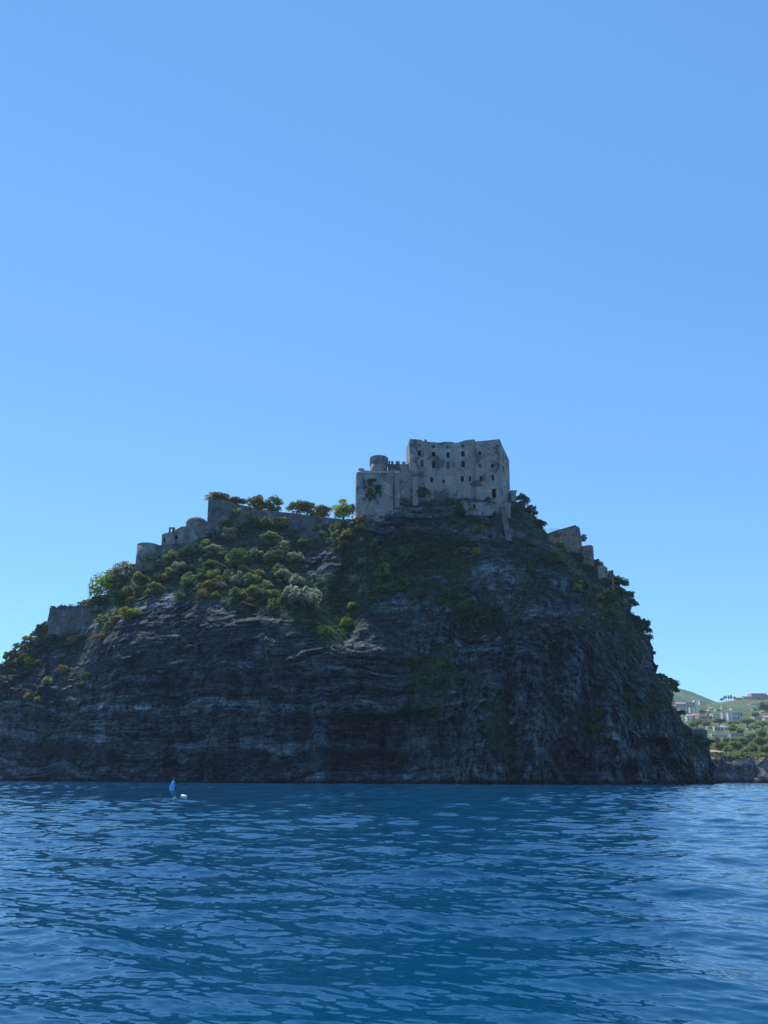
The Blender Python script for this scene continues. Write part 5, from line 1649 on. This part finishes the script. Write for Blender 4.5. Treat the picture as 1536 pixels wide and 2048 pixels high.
house(1424, 1456, 1468, 1475, 'white', 'white', 'long low white terrace with dark openings, left half of the row', 8, 1)
house(1462, 1489, 1467, 1475, 'grey', 'grey', 'long low grey terrace with dark openings, right half of the row', 7, 1)
house(1496, 1505, 1457, 1462, 'grey', 'white', 'tiny grey hut among the dark pines on the right', 1, 1)

for k_, (a_, b_, t_, g_, c_) in enumerate([(1418, 1428, 1414, 1420, 'white'), (1432, 1441, 1418, 1424, 'cream'), (1406, 1416, 1420, 1426, 'grey'), (1444, 1452, 1411, 1416, 'white'), (1486, 1496, 1412, 1418, 'cream'), (1484, 1493, 1426, 1432, 'white'), (1522, 1532, 1421, 1427, 'white'), (1416, 1424, 1453, 1460, 'cream'), (1468, 1478, 1448, 1454, 'white'), (1510, 1520, 1462, 1468, 'cream')]):
    house(a_, b_, t_, g_, c_, 'white' if k_ % 2 else 'tile', ['small white house alone above the dark tree behind the long orange house', 'small cream house just above the cream one mid-town', 'small grey house between the white houses near the rock', 'small white house alone on the green slope below the cypress row',
          'small cream house on the green slope below the ridge houses', 'small white house right of the grey block and its cypress', 'small white house under the big light green tree at the right edge', 'small cream house next to the rock, below the orange house', 'small white house between the umbrella pines', 'small cream house in the grove near the right edge'][k_], 2, 1, 'flat' if k_ % 2 else 'hip')

# restaurant terrace on the cliff: tiled canopy on posts
Yp = 372.0
pv = empty('canopy_pavilion', tuple(at(1435, 1512, Yp)), 'open pavilion with a red tiled roof on the cliff edge next to the rock', 'pavilion')
x0, x1 = xat(1412, 1505, Yp), xat(1447, 1505, Yp)
zr0, zr1 = zat(1504, Yp, 1435), zat(1499.5, Yp, 1435)
MB().add([(x0, Yp - 2, zr0), (x1, Yp - 2, zr0), (x1, Yp + 7, zr0), (x0, Yp + 7, zr0), (x0 + 1, Yp + 2.5, zr1), (x1 - 4.5, Yp + 2.5, zr1)], [(0, 1, 5, 4), (2, 3, 4, 5), (1, 2, 5), (3, 0, 4), (3, 2, 1, 0)]).build('roof', ROOFC['tile'], pv)
for k in range(5):
    xx = x0 + 0.5 + (x1 - x0 - 1) * k / 4
    MB().box(xx - 0.12, xx + 0.12, Yp - 1.6, Yp - 1.36, zat(1516, Yp, 1435) - 1, zr0 - 0.003).build('post', M['bark'], pv)
pg = empty('pergola', tuple(at(1460, 1512, 368)), 'pale wooden pergola on the cliff edge right of the tiled pavilion', 'pergola')
for p_ in (1449, 1456, 1463, 1470):
    x = xat(p_, 1510, 368)
    MB().box(x - 0.1, x + 0.1, 367.9, 368.1, zat(1518, 368, 1460) - 0.5, zat(1504, 368, 1460)).build('post', WALLC['cream'], pg)
MB().box(xat(1448, 1504, 368), xat(1471, 1504, 368), 367.85, 368.15, zat(1504, 368, 1460) + 0.003, zat(1503, 368, 1460)).build('beam', WALLC['cream'], pg)
# balustrade on the cliff
bl = empty('balustrade', tuple(at(1485, 1524, 359)), 'pale balustrade of thin uprights set into the top of the mainland cliff', 'railing')
x0, x1 = xat(1471, 1520, 357), xat(1498, 1520, 357)
MB().box(x0, x1, 356.9, 357.15, zat(1519, 357, 1485), zat(1518, 357, 1485)).build('rail', M['surround'], bl)
for k in range(9):
    xx = x0 + (x1 - x0) * (k + 0.5) / 9
    MB().box(xx - 0.1, xx + 0.1, 356.95, 357.1, zat(1528, 357, 1485), zat(1519, 357, 1485) - 0.003).build('baluster', M['surround'], bl)

# trees of the mainland
TL = [
    (1438, 1443, 15, 'green', 'P', 'wide dark umbrella pine below the tall cream block, left of three'),
    (1466, 1447, 13, 'green', 'P', 'dark umbrella pine below the grey block, middle of three'),
    (1494, 1443, 17, 'green', 'P', 'widest dark umbrella pine, right of three, right of the grey block'),
    (1524, 1448, 16, 'green', 'P', 'dark umbrella pine below the red-roofed house at the right edge'),
    (1509, 1455, 11, 'green', 'P', 'lower dark umbrella pine between the two widest ones'),
    (1465, 1457, 11, 'green', 'C', 'rounded green tree right of the white hipped house'),
    (1480, 1463, 9, 'green', 'C', 'dark tree behind the grey terrace'),
    (1421, 1430, 8, 'green', 'C', 'dark round tree behind the long orange house'),
    (1404, 1424, 7, 'green', 'C', 'dark tree above the red tiled roofs'),
    (1394, 1445, 12, 'olive', 'C', 'olive tree in front of the red-roofed houses'),
    (1412, 1448, 10, 'olive', 'C', 'olive tree under the long orange house'),
    (1384, 1450, 9, 'green', 'C', 'green tree beside the shoulder of the rock, below the red roofs'),
    (1530, 1415, 15, 'olive', 'C', 'big light green tree on the right edge above the low shed'),
    (1511, 1430, 8, 'green', 'C', 'dark tree under the bluish grey house'),
    (1482, 1430, 6, 'dark', 'K', 'dark cypress right of the grey block'),
    (1460, 1470, 5, 'dark', 'K', 'dark cypress between the two low terraces'),
    (1448, 1396, 5, 'dark', 'K', 'cypress on the ridge skyline, leftmost of the row'),
    (1452, 1395, 5, 'dark', 'K', 'cypress on the ridge skyline, second from left in the row'),
    (1457, 1395, 5, 'dark', 'K', 'cypress on the ridge skyline, third from left in the row'),
    (1462, 1395, 6, 'dark', 'K', 'tallest cypress at the right end of the row on the ridge skyline'),
    (1469, 1396, 4, 'green', 'C', 'small round tree on the ridge right of the cypress row'),
    (1443, 1399, 4, 'green', 'C', 'small round tree on the ridge left of the cypress row'),
    (1433, 1482, 10, 'olive', 'C', 'yellow-green tree below the white terrace next to the rock'),
    (1452, 1481, 9, 'green', 'C', 'green tree below the gap between the terraces'),
    (1471, 1484, 12, 'green', 'C', 'dark shaded tree below the grey terrace'),
    (1440, 1493, 14, 'green', 'C', 'dark tree behind the tiled pavilion'),
    (1472, 1492, 16, 'olive', 'C', 'broad light green tree above the pergola'),
    (1455, 1500, 12, 'olive', 'C', 'olive tree directly behind the pergola'),
    (1487, 1485, 13, 'green', 'C', 'green tree right of the broad light green one'),
    (1502, 1478, 14, 'green', 'C', 'tall green tree in the middle of the right-hand grove'),
    (1520, 1484, 16, 'olive', 'C', 'bright green tree at the top of the right-hand grove'),
    (1505, 1498, 15, 'olive', 'C', 'bright green tree at the front of the right-hand grove'),
    (1531, 1500, 14, 'green', 'C', 'dark teal tree at the right edge of the photo above the cliff'),
    (1524, 1468, 13, 'green', 'C', 'green tree behind the grove near the right edge'),
    (1541, 1478, 14, 'green', 'C', 'green tree of the grove cut by the right edge'),
    (1490, 1505, 9, 'green', 'C', 'small green tree at the cliff edge left of the bright grove'),
]
for px, py, r, k, s, lb in TL:
    r *= 0.88
    if s == 'P':
        tree(px, py, r, py + r * 1.0, k, lb, ground_Y(py + r * 0.9), 'umbrella pines of the town', PINE[px % 3], 'umbrella_pine', squash=0.85)
    elif s == 'K':
        tree(px, py, r * 0.42, py + r * 1.0, k, lb, ground_Y(py + r * 1.0), 'cypresses of the town', CROWN[px % 4], 'cypress_tree', squash=2.4)
    else:
        tree(px, py, r, py + r * 0.9, k, lb, ground_Y(py + r * 0.85), 'trees of the mainland', CROWN[px % 4], squash=0.85)
# hedge plants along the cliff edge
for i in range(22):
    px = 1428 + i * 6 + rs_.uniform(-2, 2)
    py = 1512 + rs_.uniform(-2, 4)
    p = at(px, py + 2, 362.5)
    r = rs_.uniform(4, 7) / FPX * 362
    o = foliage('hedge_plant', BUSH[i % 7], rs_.choice(['lime', 'lime', 'green', 'yellow']), tuple(p), (r, r, r * 0.9))
    tag(o, 'bright yellow-green plant in the row along the top of the mainland cliff', 'plant', 'plants along the mainland cliff edge')

# ------------------------------------------------------------------ buoys and gulls
def sea_Y(py, px):
    d = CMn @ np.array([(px - 768) / FPX, (PROW - py) / FPX, -1.0])
    return float(-CAM_H * d[1] / d[2])


Yb = sea_Y(1580, 343)
hb = 21 / FPX * Yb * 1.06
pb = at(343, 1580, Yb)
by = empty('spar_buoy', (pb[0], Yb, 0), 'tall slim blue tapering buoy leaning slightly, floating in front of the left cliff', 'buoy')
lean = Vector((0.16, 0, 1)).normalized()
pts = [Vector((0, 0, -0.35)), Vector((0, 0, 0.1)), lean * hb * 0.35, lean * hb * 0.6, lean * hb * 0.86]
o = MB().tube(pts, [0.30, 0.36, 0.33, 0.24, 0.07], 14).build('body', M['blue'], by, True, loc=(0, 0, 0))
o = MB().tube([lean * hb * 0.87, lean * hb * 0.97, lean * hb * 1.06], [0.09, 0.14, 0.02], 10).build('topmark', M['dark_blue'], by, True, loc=(0, 0, 0))
o = MB().lathe((0, 0, -0.15), [(0.34, 0), (0.42, 0.06), (0.43, 0.14), (0.36, 0.2)], 18).build('float_collar', M['white'], by, True, loc=(0, 0, 0))
Yw = sea_Y(1597, 368)
pw = at(368, 1597, Yw)
fl = empty('float_buoy', (pw[0], Yw, 0), 'white drum-shaped mooring float to the right of the blue buoy', 'buoy')
sc = Yw / FPX
MB().tube([(-5.4 * sc, 0, 0.16), (-4.9 * sc, 0, 0.17), (4.9 * sc, -0.1, 0.10), (5.4 * sc, -0.1, 0.10)], [3.0 * sc, 3.9 * sc, 3.9 * sc, 3.0 * sc], 16).build('drum', M['white'], fl, True, loc=(0, 0, 0.02))
MB().tube([(5.4 * sc, -0.1, 0.1), (6.4 * sc, -0.1, 0.16)], 0.04, 8).build('eyelet', M['metal'], fl, loc=(0, 0, 0.02))
Yq = sea_Y(1597, 349)
pq = at(349, 1597, Yq)
st = empty('marker_stick', (pq[0], Yq, 0), 'thin pale marker stick with a small float, left of the white drum float', 'marker')
MB().tube([(0, 0, -0.3), (0.02, 0, 14 * Yq / FPX)], 0.03, 6).build('stick', M['canvas'], st, loc=(0, 0, 0))
MB().lathe((0, 0, -0.08), [(0.08, 0), (0.2, 0.06), (0.2, 0.14), (0.06, 0.22)], 12).build('float', M['canvas'], st, True, loc=(0, 0, 0))


def gull(px, py, Y, span_px, label, bank=0.2, yaw=0.3):
    p = at(px, py, Y)
    s = span_px / FPX * Y / 2
    root = empty('gull', tuple(p), label, 'gull', None)
    b = MB()
    prof = [(-0.75, 0.02), (-0.55, 0.09), (-0.2, 0.16), (0.15, 0.17), (0.42, 0.12), (0.55, 0.11), (0.68, 0.09), (0.80, 0.03)]
    b.tube([(x * s * 0.75, 0, 0.02 * s * (x > 0.4)) for x, r in prof], [r * s * 0.7 for x, r in prof], 10)
    ob = b.build('body', M['feather'], root, True, loc=(0, 0, 0))
    for sg in (-1, 1):
        sec = [(0.0, 0.30, 0.0), (0.35, 0.32, 0.16), (0.65, 0.24, 0.14), (0.9, 0.12, 0.05), (1.0, 0.02, 0.0)]
        vs = []
        for d, ch, up in sec:
            for xx, zz in ((ch * 0.6, 0.0), (ch * 0.1, 0.03), (-ch * 0.5, 0.0), (ch * 0.1, -0.015)):
                vs.append(((xx - d * 0.15 + 0.1) * s, sg * (0.1 + d * 0.9) * s, (up + zz) * s))
        fs = [(i * 4 + k, i * 4 + (k + 1) % 4, i * 4 + 4 + (k + 1) % 4, i * 4 + 4 + k) for i in range(4) for k in range(4)]
        MB().add(vs, fs).build('wing', M['wing_grey'] if sg > 2 else M['feather'], root, loc=(0, 0, 0))
    root.rotation_euler = (bank, 0.05, yaw)
    return root


gull(1140, 1142, 262, 11, 'white gull gliding in front of the dark right flank', 0.5, 1.2)
gull(757, 1028, 272, 6, 'white gull flying below the bastion', 0.9, 0.4)
gull(357, 1258, 262, 6, 'white gull flying in front of the upper left cliff', 0.8, 1.7)
gull(228, 1293, 270, 6, 'white gull flying in front of the left shoulder near the low wall', 0.7, 0.8)
gull(832, 1467, 235, 5, 'white gull low in front of the middle of the cliff', 0.6, 0.9)

# ------------------------------------------------------------------ the air: a pale haze box round everything
hz = MB().box(-2800, 2800, -2700, 2850, -6.0, 330).build('haze', None)
hm = bpy.data.materials.new('air')
hm.use_nodes = True
t = hm.node_tree
t.nodes.remove(t.nodes['Principled BSDF'])
pv_ = t.nodes.new('ShaderNodeVolumePrincipled')
pv_.inputs['Color'].default_value = (0.60, 0.75, 1.0, 1)
pv_.inputs['Density'].default_value = 0.00009
pv_.inputs['Anisotropy'].default_value = 0.0
t.links.new(pv_.outputs[0], t.nodes['Material Output'].inputs['Volume'])
hz.data.materials.append(hm)
tag(hz, kind='stuff')
tag(hz, 'thin pale blue haze in the air over the water and the far town', 'haze')
